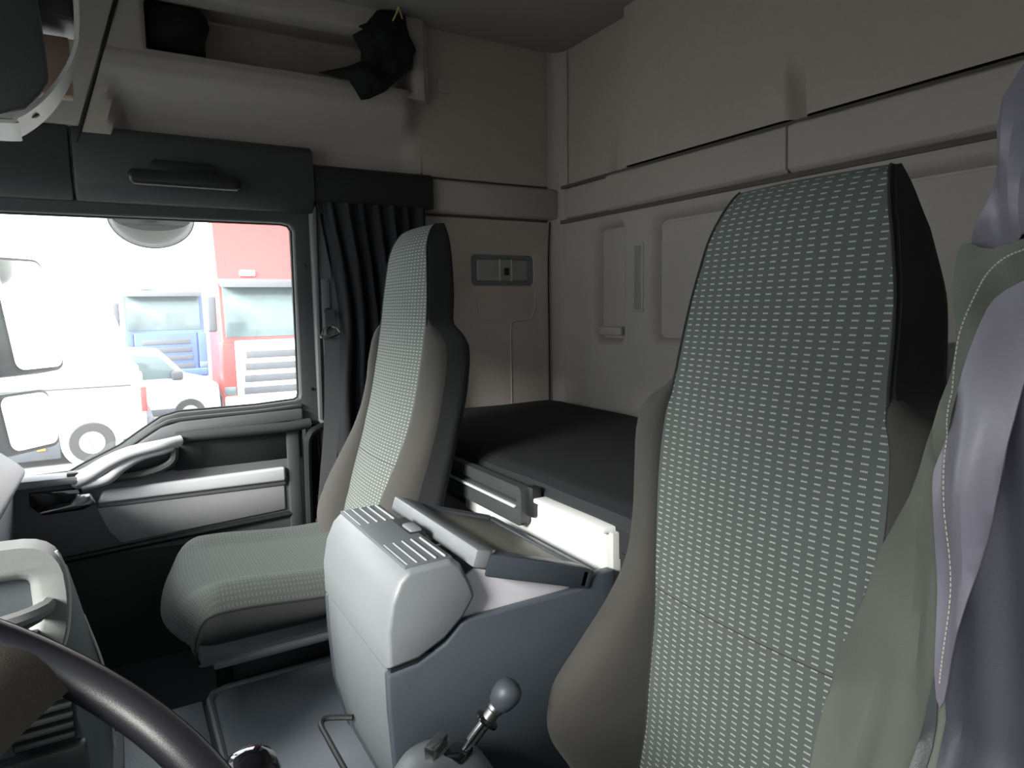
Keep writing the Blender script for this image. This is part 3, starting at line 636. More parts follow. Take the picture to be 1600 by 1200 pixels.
wd = [(0.56, 0.165, 0.23, 0.05, 0.08), (0.64, 0.165, 0.25, 0.085, 0.08), (0.71, 0.16, 0.262, 0.125, 0.08), (0.77, 0.16, 0.26, 0.125, 0.08), (0.83, 0.158, 0.252, 0.09, 0.078), (0.89, 0.158, 0.243, 0.052, 0.074), (0.95, 0.163, 0.236, 0.024, 0.070), (1.02, 0.169, 0.238, 0.014, 0.09), (1.10, 0.173, 0.243, 0.014, 0.10), (1.15, 0.172, 0.244, 0.016, 0.10), (1.19, 0.168, 0.232, 0.014, 0.11)] + [(r[0] - (0.03 if r[0] < 1.3 else 0),) + r[1:4] + (t_,) for r, t_ in zip(head_rows, (0.128, 0.132, 0.132, 0.118, 0.088, 0.062, 0.035))]
ds = make_seat('driver_chair', -0.535, 'driver seat with tall dash-patterned backrest nearest the camera',
    [(0.56, -0.635), (0.70, -0.65), (0.85, -0.662), (1.0, -0.675), (1.20, -0.695), (1.36, -0.725), (1.55, -0.755)], 1.495, wd, (-0.75, -0.36, -0.66, -0.14, 0.55, 0.115), -0.04, 1.232)
obj('seat_belt_guide', box(-0.725, -0.668, -0.90, -0.84, 1.02, 1.250, 0.010, 3), WHITE, ds)['label'] = 'pale grey belt guide on the seat side'

# ================================================================== BUNK
bunk = thing('bunk', (0.0, -1.13, 0.5), 'lower sleeping bunk with black mattress and white steel front rail', 'bunk')
def matt(u, v):
    x = 1.085 - u * 2.2; 
    pr = [(-1.505, 0.925), (-1.45, 0.935), (-1.2, 0.936), (-0.9, 0.935), (-0.80, 0.932), (-0.768, 0.922), (-0.757, 0.905), (-0.757, 0.87), (-0.757, 0.845)]
    i = v * (len(pr) - 1); k = min(int(i), len(pr) - 2); t = i - k
    y = pr[k][0] * (1 - t) + pr[k + 1][0] * t; z = pr[k][1] * (1 - t) + pr[k + 1][1] * t
    z += 0.004 * noise.noise(Vector((x * 4, y * 4, 1))) ; y += 0.004 * noise.noise(Vector((x * 6, z * 6, 3))) 
    return (x, y, z)
obj('mattress', grid(matt, 80, 40), MATT, bunk)
obj('front_rail', prism([(-0.742, 0.792), (-0.738, 0.80), (-0.738, 0.885), (-0.745, 0.896), (-0.79, 0.896), (-0.79, 0.79)], -0.165, 0.40, lambda a, b, d: (d, a, b), 0.004), WHITE, bunk)
obj('rail_lip', box(-0.175, 0.06, -0.775, -0.728, 0.893, 0.903, 0.003), WHITE, bunk)
obj('rail_end', box(-0.185, -0.166, -0.79, -0.742, 0.80, 0.895, 0.003), PALE, bunk)
obj('rail_rear_section', box(0.402, 1.05, -0.79, -0.742, 0.80, 0.86, 0.005), DARKER, bunk)
obj('rail_rear_section', box(-1.1, -0.19, -0.80, -0.752, 0.80, 0.86, 0.005), DARKER, bunk)
obj('bunk_base', box(-1.12, 1.09, -1.52, -0.80, FZ, 0.85, 0.01), DARKER, bunk)
sb = [rrect(0.10, 0.62, 0.882, 0.897, 0.005)]
brk = obj('latch_bar', panel(lambda a, b, d: (a, -d, b), 0.712, rrect(0.082, 0.75, 0.838, 0.922, 0.012), sb, 0.022, 0.012, 0.004, True), DARK, bunk)
brk['label'] = 'flat black slotted latch bar'
obj('slot_edge', box(0.10, 0.62, -0.712, -0.704, 0.876, 0.882, 0.002), SILV, brk)
obj('hook', box(0.058, 0.085, -0.75, -0.725, 0.86, 0.925, 0.005), DARKER, brk)

# ================================================================== CURTAINS
def pass_curtain(u, v):
    e = min(1, max(0, (u - 0.28) / 0.12)); zb = 0.66 + 0.30 * e * e * (3 - 2 * e); z = 1.635 - v * (1.635 - zb)
    yl = lerp_tab([(0.6, -0.60), (0.85, -0.60), (1.02, -0.608), (1.23, -0.628), (1.41, -0.612), (1.64, -0.572)], z)[0]
    yr = lerp_tab([(0.6, -1.02), (0.92, -0.995), (1.2, -0.955), (1.64, -0.93)], z)[0]
    y = yl + (yr - yl) * u
    a = 0.008 + 0.014 * min(1, v * 3)
    x = 1.047 + a * math.sin(u * 44 + 1.5 * math.sin(v * 3)) + 0.006 * math.sin(u * 17 + v * 5) + 0.004 * math.sin(u * 90 + 2 * v)
    return (x, y, z)
pc = thing('passenger_curtain', (1.03, -0.78, 0.63), 'black pleated curtain hanging behind the passenger door pillar', 'curtain')
obj('curtain_cloth', sheet(pass_curtain, 110, 40, 0.002), CURT, pc)
obj('heading_tape', prism([(-0.572, 1.60), (-0.93, 1.60), (-0.93, 1.636), (-0.572, 1.636)], 1.052, 1.056, PX), CURT, pc)

dc = thing('driver_curtain', (-0.85, -0.6, 0.4), 'purple grey driver curtain with stitched hem and olive lining', 'curtain')
def cloth_piece(outline, fy, th=0.0018, step=0.011, smooth=3):
    # cut cloth piece: outline in (x, z), hung on the surface y = fy(x, z), with thickness
    P = [Vector((p[0], p[1])) for p in spline([(a, b, 0) for a, b in outline], smooth, True)]; n = len(P)
    def inside(a, b):
        c = False
        for i in range(n):
            p, q = P[i], P[i - 1]
            if (p.y > b) != (q.y > b) and a < (q.x - p.x) * (b - p.y) / (q.y - p.y) + p.x: c = not c
        return c
    pts = list(P); x = min(p.x for p in P) + step / 2
    while x < max(p.x for p in P):
        z = min(p.y for p in P) + step / 2
        while z < max(p.y for p in P):
            if inside(x, z) and min((Vector((x, z)) - p).length for p in P) > step * 0.45: pts.append(Vector((x, z)))
            z += step
        x += step * 0.6
    vs, es, fs, *_ = delaunay_2d_cdt(pts, [(i, (i + 1) % n) for i in range(n)], [], 1, 1e-6)
    V = [(v.x, fy(v.x, v.y), v.y) for v in vs]; N = len(V); B = [(a, b - th, c) for a, b, c in V]
    F = [tuple(f) for f in fs] + [tuple(i + N for i in reversed(f)) for f in fs]
    bd = {(f[i], f[(i + 1) % len(f)]) for f in fs for i in range(len(f))}
    F += [(a, b, b + N, a + N) for (a, b) in bd if (b, a) not in bd]
    return V + B, F
def base_y(x, z):
    y = -0.56 + 0.55 * max(0, 0.95 - z) + 0.05 * max(0, -0.86 - x)
    return y + 0.006 * math.sin(x * 70 + z * 9) + 0.004 * math.sin(x * 150 - z * 14)
def lin_y(x, z): return base_y(x, z) - 0.012 + 0.008 * math.sin((x + 0.1 * z) * 48)
lin = [(-0.885, 1.60), (-0.871, 1.512), (-0.856, 1.451), (-0.835, 1.379), (-0.822, 1.294), (-0.803, 1.207), (-0.783, 1.132), (-0.761, 1.057), (-0.737, 0.955), (-0.738, 0.875), (-0.745, 0.835), (-0.75, 0.72), (-0.765, 0.63), (-0.80, 0.60), (-0.95, 0.60), (-1.02, 0.70), (-1.03, 1.0), (-1.02, 1.3), (-0.99, 1.60)]
obj('lining_panel', cloth_piece(lin, lin_y, step=0.014), LINING, dc)['label'] = 'olive grey lining'
def up_y(x, z): return base_y(x, z) + 0.006 + 0.022 * math.exp(-((x + 0.868 + (1.40 - z) * 0.25) / 0.016) ** 2) - 0.012 * math.exp(-((z - 1.335) / 0.014) ** 2)
up = [(-0.892, 1.60), (-0.880, 1.512), (-0.867, 1.454), (-0.852, 1.401), (-0.839, 1.366), (-0.829, 1.338), (-0.838, 1.328), (-0.851, 1.331), (-0.866, 1.337), (-0.885, 1.347), (-0.96, 1.36), (-1.0, 1.45), (-0.98, 1.60)]
obj('upper_fold', cloth_piece(up, up_y), OUTER, dc)['label'] = 'shiny purple grey upper fold'
def hem_y(x, z): return base_y(x, z) + 0.003 + 0.007 * math.sin((x * 0.8 + z) * 60)
hem = [(-0.826, 1.342), (-0.85, 1.336), (-0.89, 1.345), (-0.96, 1.36), (-0.97, 1.33), (-0.90, 1.315), (-0.868, 1.298), (-0.853, 1.275), (-0.838, 1.24), (-0.827, 1.20), (-0.816, 1.165), (-0.813, 1.20), (-0.820, 1.26), (-0.824, 1.31)]
obj('hem_band', cloth_piece(hem, hem_y, step=0.008), LINING, dc)
def flap_y(x, z): return base_y(x, z) + 0.010 + 0.012 * math.exp(-((x + 0.856) / 0.014) ** 2) + 0.004 * math.sin(z * 45 + x * 30)
flap = [(-0.97, 1.335), (-0.90, 1.322), (-0.869, 1.306), (-0.854, 1.285), (-0.839, 1.246), (-0.828, 1.208), (-0.819, 1.173), (-0.818, 1.159), (-0.822, 1.131), (-0.825, 1.088), (-0.831, 1.026), (-0.835, 0.975), (-0.846, 1.025), (-0.859, 1.10), (-0.867, 1.158), (-0.874, 1.218), (-0.886, 1.27), (-0.93, 1.31)]
obj('hemmed_flap', cloth_piece(flap, flap_y, step=0.008), OUTER, dc)['label'] = 'purple grey flap with stitched hem'
def dark_y(x, z): return base_y(x, z) + 0.003 + 0.005 * math.sin((x + 0.06 * z) * 75)
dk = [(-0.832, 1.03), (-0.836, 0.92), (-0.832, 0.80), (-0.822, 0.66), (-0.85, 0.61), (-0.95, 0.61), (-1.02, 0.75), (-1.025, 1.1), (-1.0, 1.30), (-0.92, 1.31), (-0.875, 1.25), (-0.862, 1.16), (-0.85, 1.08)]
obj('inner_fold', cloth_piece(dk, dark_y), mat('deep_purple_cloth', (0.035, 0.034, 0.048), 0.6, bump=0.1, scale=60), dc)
stl = spline([(-0.882, 1.336, 0), (-0.867, 1.327, 0), (-0.852, 1.310, 0), (-0.840, 1.284, 0), (-0.832, 1.25, 0), (-0.827, 1.216, 0), (-0.826, 1.184, 0), (-0.832, 1.149, 0), (-0.837, 1.109, 0), (-0.839, 1.068, 0), (-0.838, 1.03, 0), (-0.836, 0.997, 0)], 9)
st = []
for a, b in zip(stl[:-1], stl[1:]):
    c = a.lerp(b, 0.65)
    st.append(tube([(p.x, max(flap_y(p.x, p.y), hem_y(p.x, p.y)) + 0.0014, p.y) for p in (a, c)], 0.00055, 5))
obj('hem_stitching', join(*st), THREAD, dc)['kind'] = 'stuff'
obj('hook_tape', cloth_piece([(-0.833, 1.01), (-0.834, 0.96), (-0.834, 0.90), (-0.832, 0.82), (-0.824, 0.82), (-0.825, 0.92), (-0.829, 0.98)], lambda x, z: base_y(x, z) + 0.012, step=0.006), DARK, dc)

# ================================================================== SEAT BELT (passenger)
sbp = thing('passenger_seat_belt', (1.05, -0.58, 0.55), 'black seat belt strap hanging on the pillar beside the passenger seat', 'seat belt')
def strap(pts, wv, th=0.0014):
    P = spline(pts, 6)
    def fn(u, v):
        i = v * (len(P) - 1); k = min(int(i), len(P) - 2); p = P[k].lerp(P[k + 1], i - k); return tuple(p + Vector(wv) * (u - 0.5))
    return sheet(fn, 2, 40, th)
obj('webbing', strap([(1.0, -0.585, 1.215), (0.99, -0.578, 1.10), (0.985, -0.568, 0.95), (0.98, -0.548, 0.80), (0.985, -0.535, 0.68), (0.99, -0.53, 0.60)], (0.006, 0.046, 0)), BELT, sbp)
obj('upper_webbing', strap([(1.005, -0.585, 1.22), (1.03, -0.59, 1.26), (1.05, -0.595, 1.30)], (0.0, 0.03, 0)), BELT, sbp)
obj('guide_loop', join(tube([(0.995, -0.550, 1.217), (0.992, -0.58, 1.219), (0.995, -0.612, 1.228)], 0.0045, 8), tube([(0.995, -0.612, 1.228), (1.01, -0.605, 1.243), (1.015, -0.585, 1.25), (1.01, -0.565, 1.24), (0.995, -0.550, 1.217)], 0.0035, 8)), CHROME, sbp)
obj('anchor_bolt', lathe([(0.012, 0), (0.012, 0.012), (0.006, 0.016)], (1.068, -0.592, 1.295), (-1, 0, 0), 12), DARKER, sbp)
obj('height_plate', box(1.060, 1.072, -0.603, -0.575, 0.98, 1.40, 0.004), DOORG, sbp)
obj('end_bracket', box(0.978, 1.0, -0.565, -0.505, 0.585, 0.65, 0.006), STEEL, sbp)
obj('buckle', box(0.955, 0.985, -0.605, -0.572, 0.58, 0.68, 0.008), DARKER, sbp)

# ================================================================== STEERING WHEEL
Cw = Vector((-0.65, 0.13, 1.05)); a = math.radians(35)
e1 = Vector((1, 0, 0)); e2 = Vector((0, math.cos(a), math.sin(a))); e3 = e1.cross(e2)
sw = thing('steering_wheel', tuple(Cw), 'black leather steering wheel rim with a broad hub spoke', 'steering wheel')
RW = 0.23
def wp(th, r, h=0): return Cw + (e1 * math.cos(th) + e2 * math.sin(th)) * r + e3 * h
obj('rim', tube([wp(2 * math.pi * i / 72, RW) for i in range(72)], 0.0165, 16, closed=True, upv=e3), LEATH, sw)
obj('rim_seam', tube([wp(2 * math.pi * i / 72, RW + 0.0085, 0.0142) for i in range(72)], 0.0009, 5, closed=True, upv=e3), DARK, sw)
def spoke(th0, w0, w1):
    def fn(u, v):
        r = 0.06 + v * (RW - 0.066); wdt = w0 + (w1 - w0) * abs(2 * v - 1) ** 1.5 if v > 0.5 else w0 * (1 + 0.3 * (1 - 2 * v))
        th = th0; d = (u - 0.5) * wdt; ring = wp(th, r) + (e2 * math.cos(th) - e1 * math.sin(th)) * d
        return tuple(ring + e3 * (-0.052 * (1 - v) + 0.010 * math.cos((u - 0.5) * math.pi) - 0.018))
    return sheet(fn, 12, 16, 0.018)
for th0 in (math.radians(-15), math.radians(195)): obj('spoke', spoke(th0, 0.05, 0.08), HUB, sw)
obj('spoke', spoke(math.radians(-90), 0.10, 0.12), HUB, sw)
hubp = [(0.0, -0.11), (0.08, -0.11), (0.108, -0.095), (0.117, -0.07), (0.114, -0.05), (0.10, -0.036), (0.07, -0.028), (0.03, -0.024), (0.002, -0.023)]
obj('hub', lathe(hubp, tuple(Cw), tuple(e3), 36), HUB, sw)
obj('column', tube([Cw - e3 * 0.06, Cw - e3 * 0.30], 0.05, 16), DARK, sw)
# glossy stalk knob beside the wheel
kn = thing('gloss_knob_lever', (-0.36, -0.09, TZ), 'glossy black ball knob rising below the steering wheel rim', 'lever')
kc = Vector((-0.395, -0.090, 0.812))
obj('knob', lathe([(0.004, -0.045), (0.016, -0.043), (0.022, -0.03), (0.030, -0.008), (0.0315, 0.006), (0.028, 0.02), (0.018, 0.030), (0.004, 0.034)], tuple(kc), (-0.2, 0.1, 1), 28), GLOSSB, kn)
obj('ring', lathe([(0.026, -0.004), (0.0318, -0.003), (0.0318, 0.002), (0.026, 0.003)], tuple(kc - Vector((0, 0, 0.02))), (-0.2, 0.1, 1), 28), CHROME, kn)
obj('shaft', tube([kc + Vector((0, 0, -0.04)), (-0.37, -0.09, 0.6), (-0.36, -0.09, TZ)], 0.010, 10), DARKER, kn)

# ================================================================== HAND LEVER beside driver seat
hl = thing('hand_lever', (-0.27, -0.35, TZ), 'chrome hand lever with dark knob beside the driver seat', 'lever')
obj('dome_mount', lathe([(0.082, -0.082), (0.082, -0.045), (0.077, -0.012), (0.063, 0.012), (0.042, 0.025), (0.018, 0.032), (0.002, 0.033)], (-0.290, -0.352, 0.650), (-0.05, 0.0, 1), 32), CONS, hl)
obj('pedestal', box(-0.295, -0.245, -0.40, -0.30, TZ, 0.565, 0.01, 3), DARK, hl)
k0 = Vector((-0.298, -0.378, 0.674)); k1 = Vector((-0.321, -0.439, 0.757)); dv = (k1 - k0).normalized(); ln = (k1 - k0).length
obj('shaft', lathe([(0.005, 0), (0.005, ln * 0.22), (0.0085, ln * 0.24), (0.0085, ln * 0.55), (0.006, ln * 0.57), (0.006, ln)], tuple(k0), tuple(dv), 14), CHROME, hl)
obj('collar', lathe([(0.008, ln * 0.56), (0.0175, ln * 0.57), (0.0175, ln * 0.60), (0.008, ln * 0.62)], tuple(k0), tuple(dv), 18), GLOSSB, hl)
obj('upper_sleeve', lathe([(0.010, ln * 0.62), (0.010, ln * 0.74), (0.012, ln * 0.76), (0.012, ln * 0.84)], tuple(k0), tuple(dv), 14), STEEL, hl)
obj('knob', lathe([(0.010, -0.022), (0.016, -0.016), (0.020, -0.004), (0.0205, 0.006), (0.017, 0.016), (0.010, 0.021), (0.002, 0.0225)], tuple(k1), tuple(dv), 22), CONSD, hl)
obj('bracket', box(-0.008, 0.008, -0.02, 0.02, -0.01, 0.012, 0.003, 2, Matrix.Translation((-0.282, -0.348, 0.688)) @ Matrix.Rotation(0.6, 4, 'Z')), STEEL, hl)
obj('bracket', box(-0.016, 0.016, -0.018, 0.018, -0.012, 0.006, 0.004, 2, Matrix.Translation((-0.297, -0.374, 0.678)) @ Matrix.Rotation(0.6, 4, 'Z')), GLOSSB, hl)

# ================================================================== DASHBOARD
dash = thing('dashboard', (0.2, 0.5, 0.5), 'grey wraparound dashboard end with pocket and cup holder', 'dashboard')
# centre stack: face turned to the driver, recessed pocket with cup holder arm
near = [(0.60, 0.99), (0.10, 0.965), (0.090, 0.93), (0.090, 0.88), (0.096, 0.83), (0.092, 0.77), (0.080, 0.70), (0.075, 0.60), (0.075, 0.49), (0.60, 0.49)]
far = [(0.60, 0.93), (0.11, 0.925), (0.090, 0.905), (0.080, 0.86), (0.070, 0.81), (0.056, 0.73), (0.050, 0.66), (0.049, 0.58), (0.055, 0.49), (0.60, 0.49)]
nn = len(near)
obj('stack_body', bev(([(0.01, a, b) for a, b in near] + [(0.15, a, b) for a, b in far], [tuple(range(nn)), tuple(range(2 * nn - 1, nn - 1, -1))] + [(i, (i + 1) % nn, (i + 1) % nn + nn, i + nn) for i in range(nn)]), 0.006, 2), DASHD, dash)
face = [(0.50, 1.005), (0.13, 0.990), (0.115, 0.987), (0.103, 0.981), (0.094, 0.972), (0.088, 0.960), (0.084, 0.945), (0.0825, 0.92), (0.083, 0.895), (0.086, 0.868), (0.092, 0.846), (0.102, 0.828), (0.118, 0.813), (0.14, 0.80), (0.50, 0.76)]
pk = [(0.42, 0.965), (0.135, 0.957), (0.122, 0.954), (0.113, 0.947), (0.109, 0.936), (0.108, 0.90), (0.109, 0.88), (0.115, 0.862), (0.128, 0.848), (0.155, 0.835), (0.42, 0.828)]
obj('stack_frame', panel(PX, -0.012, face, [pk], 0.045, 0.04, 0.014), DASHG, dash)
obj('frame_edge_line', tube(spline([(-0.004, 0.090, 0.976), (-0.004, 0.081, 0.945), (-0.004, 0.080, 0.90), (-0.004, 0.089, 0.845), (-0.004, 0.110, 0.812)], 5), 0.0022, 6), PALE, dash)
obj('pocket_back', prism(pk, 0.05, 0.06, PX), POCKET, dash)
obj('pocket_floor', box(-0.01, 0.06, 0.11, 0.42, 0.84, 0.852, 0.003), POCKET, dash)
def ringarm(r, cz, th):  # half ring swinging out towards the driver
    return tube([(-0.012 - 0.055 * math.sin(t * math.pi / 14), 0.24 - r * math.cos(t * math.pi / 14), cz) for t in range(15)], th, 8)
obj('cup_holder_arm', ringarm(0.135, 0.905, 0.011), DASHG, dash)
obj('cup_holder_rim', ringarm(0.128, 0.893, 0.006), POCKET, dash)
obj('cup_holder_tray', prism([(-0.005 - 0.052 * math.sin(t * math.pi / 12), 0.24 - 0.125 * math.cos(t * math.pi / 12)) for t in range(13)], 0.862, 0.872, PZ, 0.003), POCKET, dash)
obj('cup_spring', tube([(-0.035, 0.150, 0.905), (-0.045, 0.156, 0.890), (-0.045, 0.160, 0.876)], 0.004, 8), CHROME, dash)
obj('side_vent', box(-0.012, 0.02, 0.085, 0.16, 0.70, 0.78, 0.006), DARKER, dash)
for k in range(5): obj('vent_slat', box(-0.018, -0.010, 0.088, 0.157, 0.708 + k * 0.015, 0.714 + k * 0.015, 0.001), DARK, dash)
obj('lower_switch_panel', box(-0.01, 0.02, 0.075, 0.40, 0.50, 0.69, 0.01), DARK, dash)
obj('stack_edge_line', tube(spline([(0.145, 0.074, 0.82), (0.145, 0.055, 0.735), (0.145, 0.049, 0.665), (0.145, 0.048, 0.58)], 5), 0.002, 6), PALE, dash)
# passenger side of the dash
obj('passenger_top', prism([(0.235, 0.915), (0.222, 0.898), (0.228, 0.88), (0.26, 0.865), (0.86, 0.86), (0.86, 0.985), (0.40, 0.985), (0.27, 0.95)], 0.16, 1.035, PX, 0.012, 3), DASHD, dash)
obj('passenger_face', prism([(0.25, 0.875), (0.262, 0.72), (0.32, 0.50), (0.86, 0.45), (0.86, 0.875)], 0.16, 1.03, PX, 0.012), PANELG, dash)
obj('driver_top', box(-1.08, -0.02, 0.46, 0.86, 0.78, 0.985, 0.03, 3), DASHD, dash)
obj('cluster_cowl', box(-0.92, -0.38, 0.40, 0.56, 0.90, 1.06, 0.03, 3), DASHD, dash)

# ================================================================== OVERHEAD FLAP top left
of = thing('overhead_flap', (-0.14, 0.1, 1.49), 'grey overhead locker flap with pale screwed rim above the dash', 'locker flap')
plate = [(0.30, 1.51), (0.092, 1.518), (0.067, 1.528), (0.052, 1.545), (0.042, 1.562), (0.043, 1.60), (0.047, 1.66), (0.048, 1.80), (0.30, 1.80)]
obj('flap_plate', prism(plate, -0.165, -0.150, PX, 0.004), DARK, of)
rim_in = [(0.30, 1.507), (0.095, 1.510), (0.074, 1.517), (0.050, 1.538), (0.030, 1.565), (0.016, 1.592), (0.009, 1.62), (0.007, 1.66), (0.004, 1.80)]
rim_in = [(p.x, p.y) for p in spline([(a, b, 0) for a, b in rim_in], 5)]
def rimband(u, v):
    i = v * (len(rim_in) - 1); k = min(int(i), len(rim_in) - 2); t = i - k
    y = rim_in[k][0] * (1 - t) + rim_in[k + 1][0] * t; z = rim_in[k][1] * (1 - t) + rim_in[k + 1][1] * t
    wd = 0.075 * (1 - 0.55 * max(0, (z - 1.55)) / 0.25)
    return (-0.155 + wd * u, y + 0.004 * u, z - 0.004 * u)
obj('rim', sheet(rimband, 6, 48, 0.004), PALE, of)
for y, z in ((0.060, 1.5295), (0.105, 1.5095)):
    obj('screw', lathe([(0.0045, 0), (0.0045, 0.002), (0.001, 0.003)], (-0.128, y, z - 0.001), (0, -0.5, -0.9), 12), DARKER, of)
bx_ = tag(obj('cardboard_box', box(-0.07, -0.045, 0.022, 0.075, 1.57, 1.64, 0.002), TAN), 'tan cardboard carton tucked behind the overhead flap', 'box')
obj('hinge_bracket', box(-0.12, -0.04, 0.01, 0.20, 1.645, 1.81, 0.008), DARKER, of)
obj('hinge_leaf', box(0.60, 1.03, 0.002, 0.05, 1.86, 2.2, 0.006), DARKER, wall_front) if False else None

# ================================================================== CLOTHS on the shelf
def crumple(outline, x0, th, seed, step=0.012):
    P = [Vector(p) for p in outline]; n = len(P)
    def inside(a, b):
        c = False
        for i in range(n):
            p, q = P[i], P[i - 1]
            if (p.y > b) != (q.y > b) and a < (q.x - p.x) * (b - p.y) / (q.y - p.y) + p.x: c = not c
        return c
    def dist(a, b):
        m = 9; v = Vector((a, b))
        for i in range(n):
            p, q = P[i], P[(i + 1) % n]; d = q - p; t = max(0, min(1, (v - p).dot(d) / d.length_squared)); m = min(m, (v - p - d * t).length)
        return m
    pts = list(P); ys = [p.x for p in P]; zs = [p.y for p in P]; y = min(ys)
    while y < max(ys):
        z = min(zs)
        while z < max(zs):
            a = y + random.uniform(-.3, .3) * step; b = z + random.uniform(-.3, .3) * step
            if inside(a, b) and dist(a, b) > step * 0.5: pts.append(Vector((a, b)))
            z += step
        y += step
    vs, es, fs, *_ = delaunay_2d_cdt(pts, [(i, (i + 1) % n) for i in range(n)], [], 1, 1e-5)
    V = []
    for v in vs:
        d = dist(v.x, v.y); k = min(1, d / 0.03); h = th * math.sqrt(k) + 0.03 * noise.noise(Vector((v.x * 16 + seed, v.y * 16, seed))) * k + 0.014 * abs(noise.noise(Vector((v.x * 45, v.y * 30, seed)))) * k
        V.append((x0 - h, v.x, v.y))
    N = len(V); B = [(x0 + 0.01, v.x, v.y) for v in vs]
    F = [tuple(f) for f in fs] + [tuple(i + N for i in reversed(f)) for f in fs]
    bd = {}
    for f in fs:
        for i in range(len(f)):
            a, b = f[i], f[(i + 1) % len(f)]; bd[(a, b)] = 1
    F += [(a, b, b + N, a + N) for (a, b) in bd if (b, a) not in bd]
    return V + B, F
c1 = tag(obj('black_cloth_bundle', crumple([(-0.125, 2.022), (-0.118, 2.06), (-0.118, 2.184), (-0.29, 2.184), (-0.315, 2.15), (-0.30, 2.10), (-0.298, 2.03), (-0.25, 2.024), (-0.222, 2.022)], 1.20, 0.10, 3.0), CLOTH, angle=80), 'black cloth bundle stuffed in the front end of the overhead shelf', 'cloth')
c2 = thing('black_jacket', (1.0, -0.8, 1.93), 'black jacket with yellow tag hanging over the shelf edge', 'jacket')
obj('garment', crumple([(-0.595, 2.018), (-0.688, 2.013), (-0.724, 1.955), (-0.75, 1.962), (-0.804, 1.992), (-0.85, 2.035), (-0.896, 2.076), (-0.905, 2.12), (-0.915, 2.135), (-0.895, 2.165), (-0.885, 2.197), (-0.88, 2.238), (-0.80, 2.238), (-0.784, 2.232), (-0.75, 2.19), (-0.726, 2.177), (-0.742, 2.172), (-0.706, 2.147), (-0.731, 2.104), (-0.729, 2.073), (-0.684, 2.049)], 1.035, 0.035, 8.0), CLOTH, c2, angle=80)
obj('tag_ribbon', join(tube([(0.985, -0.838, 2.236), (0.98, -0.829, 2.215), (0.978, -0.815, 2.188)], 0.004, 6, flat=0.4), tube([(0.985, -0.838, 2.236), (0.98, -0.843, 2.215), (0.978, -0.846, 2.200)], 0.005, 6, flat=0.4)), YEL, c2)

# ================================================================== OUTSIDE
GZ = -1.25
yard = struct(obj('ground', box(-60, 140, -90, 90, GZ - 0.1, GZ, 0), YARD), 'grey asphalt yard outside the window', 'ground')
def mirror(name, label, c, w_, h_, nrm, gl=True):
    t = thing(name, c, label, 'mirror', 'door mirrors'); n = Vector(nrm).normalized(); up = Vector((0, 0, 1)); sx = up.cross(n).normalized(); up = n.cross(sx)
    def mp(a, b, d): return tuple(Vector(c) + sx * a + up * b + n * d)
    obj('housing', prism(rrect(-w_ / 2 - 0.05, w_ / 2, -h_ / 2, h_ / 2, 0.03), -0.09, 0.0, mp, 0.01), DARK, t)
    obj('mirror_glass', prism(rrect(-w_ / 2 + 0.012, w_ / 2 - 0.012, -h_ / 2 + 0.012, h_ / 2 - 0.012, 0.028), 0.0, 0.004, mp), MIRG, t)
    return t
m1 = mirror('main_mirror', 'large main door mirror glaring white beyond the passenger window', (1.475, 0.225, 1.30), 0.19, 0.36, (-0.66, -0.74, 0.16))
m2 = mirror('wide_mirror', 'smaller wide angle mirror below the main door mirror', (1.45, 0.245, 0.972), 0.19, 0.19, (-0.66, -0.74, 0.18))
mar = tag(obj('mirror_arm', tube(spline([(1.30, 0.60, 1.60), (1.56, 0.46, 1.60), (1.62, 0.42, 1.45), (1.62, 0.42, 0.95), (1.56, 0.46, 0.80), (1.30, 0.60, 0.80)], 6), 0.018, 8), DARKER), 'dark mirror arm carrying the two door mirrors', 'mirror arm')
km = thing('kerb_mirror', (1.50, -0.12, 1.53), 'kerb view mirror hanging above the passenger window outside', 'mirror')
def kerb(u, v):
    an = u * math.pi; r = 0.5 * math.pi * v
    return (1.45 + 0.09 * math.cos(r) * math.sin(an) * 0 + 0.06 * math.sin(r), -0.135 + 0.125 * math.cos(an) * math.cos(r * 0.9), 1.615 - 0.10 * math.sin(an) * math.cos(r * 0.9))
obj('shell', sheet(kerb, 24, 10, 0.004), LAMPM, km)
obj('glass', prism([(-0.135 + 0.118 * math.cos(t * math.pi / 16), 1.612 - 0.045 * math.sin(t * math.pi / 16)) for t in range(17)], 1.435, 1.44, PX), MIRG, km)
obj('bracket', box(1.30, 1.50, -0.16, -0.11, 1.61, 1.64, 0.006), DARKER, km)

def wheel(name, c, r, wd, par, ax=(1, 0, 0)):
    o = obj(name, lathe([(r * 0.55, -wd / 2), (r * 0.95, -wd / 2), (r, -wd * 0.35), (r, wd * 0.35), (r * 0.95, wd / 2), (r * 0.55, wd / 2)], c, ax, 24), TYRE, par)
    obj('rim_disc', lathe([(r * 0.56, -wd * 0.52), (r * 0.5, -wd * 0.5), (r * 0.15, -wd * 0.56), (r * 0.1, -wd * 0.5), (r * 0.1, wd * 0.4), (r * 0.56, wd * 0.4)], c, ax, 20), STEEL, o)
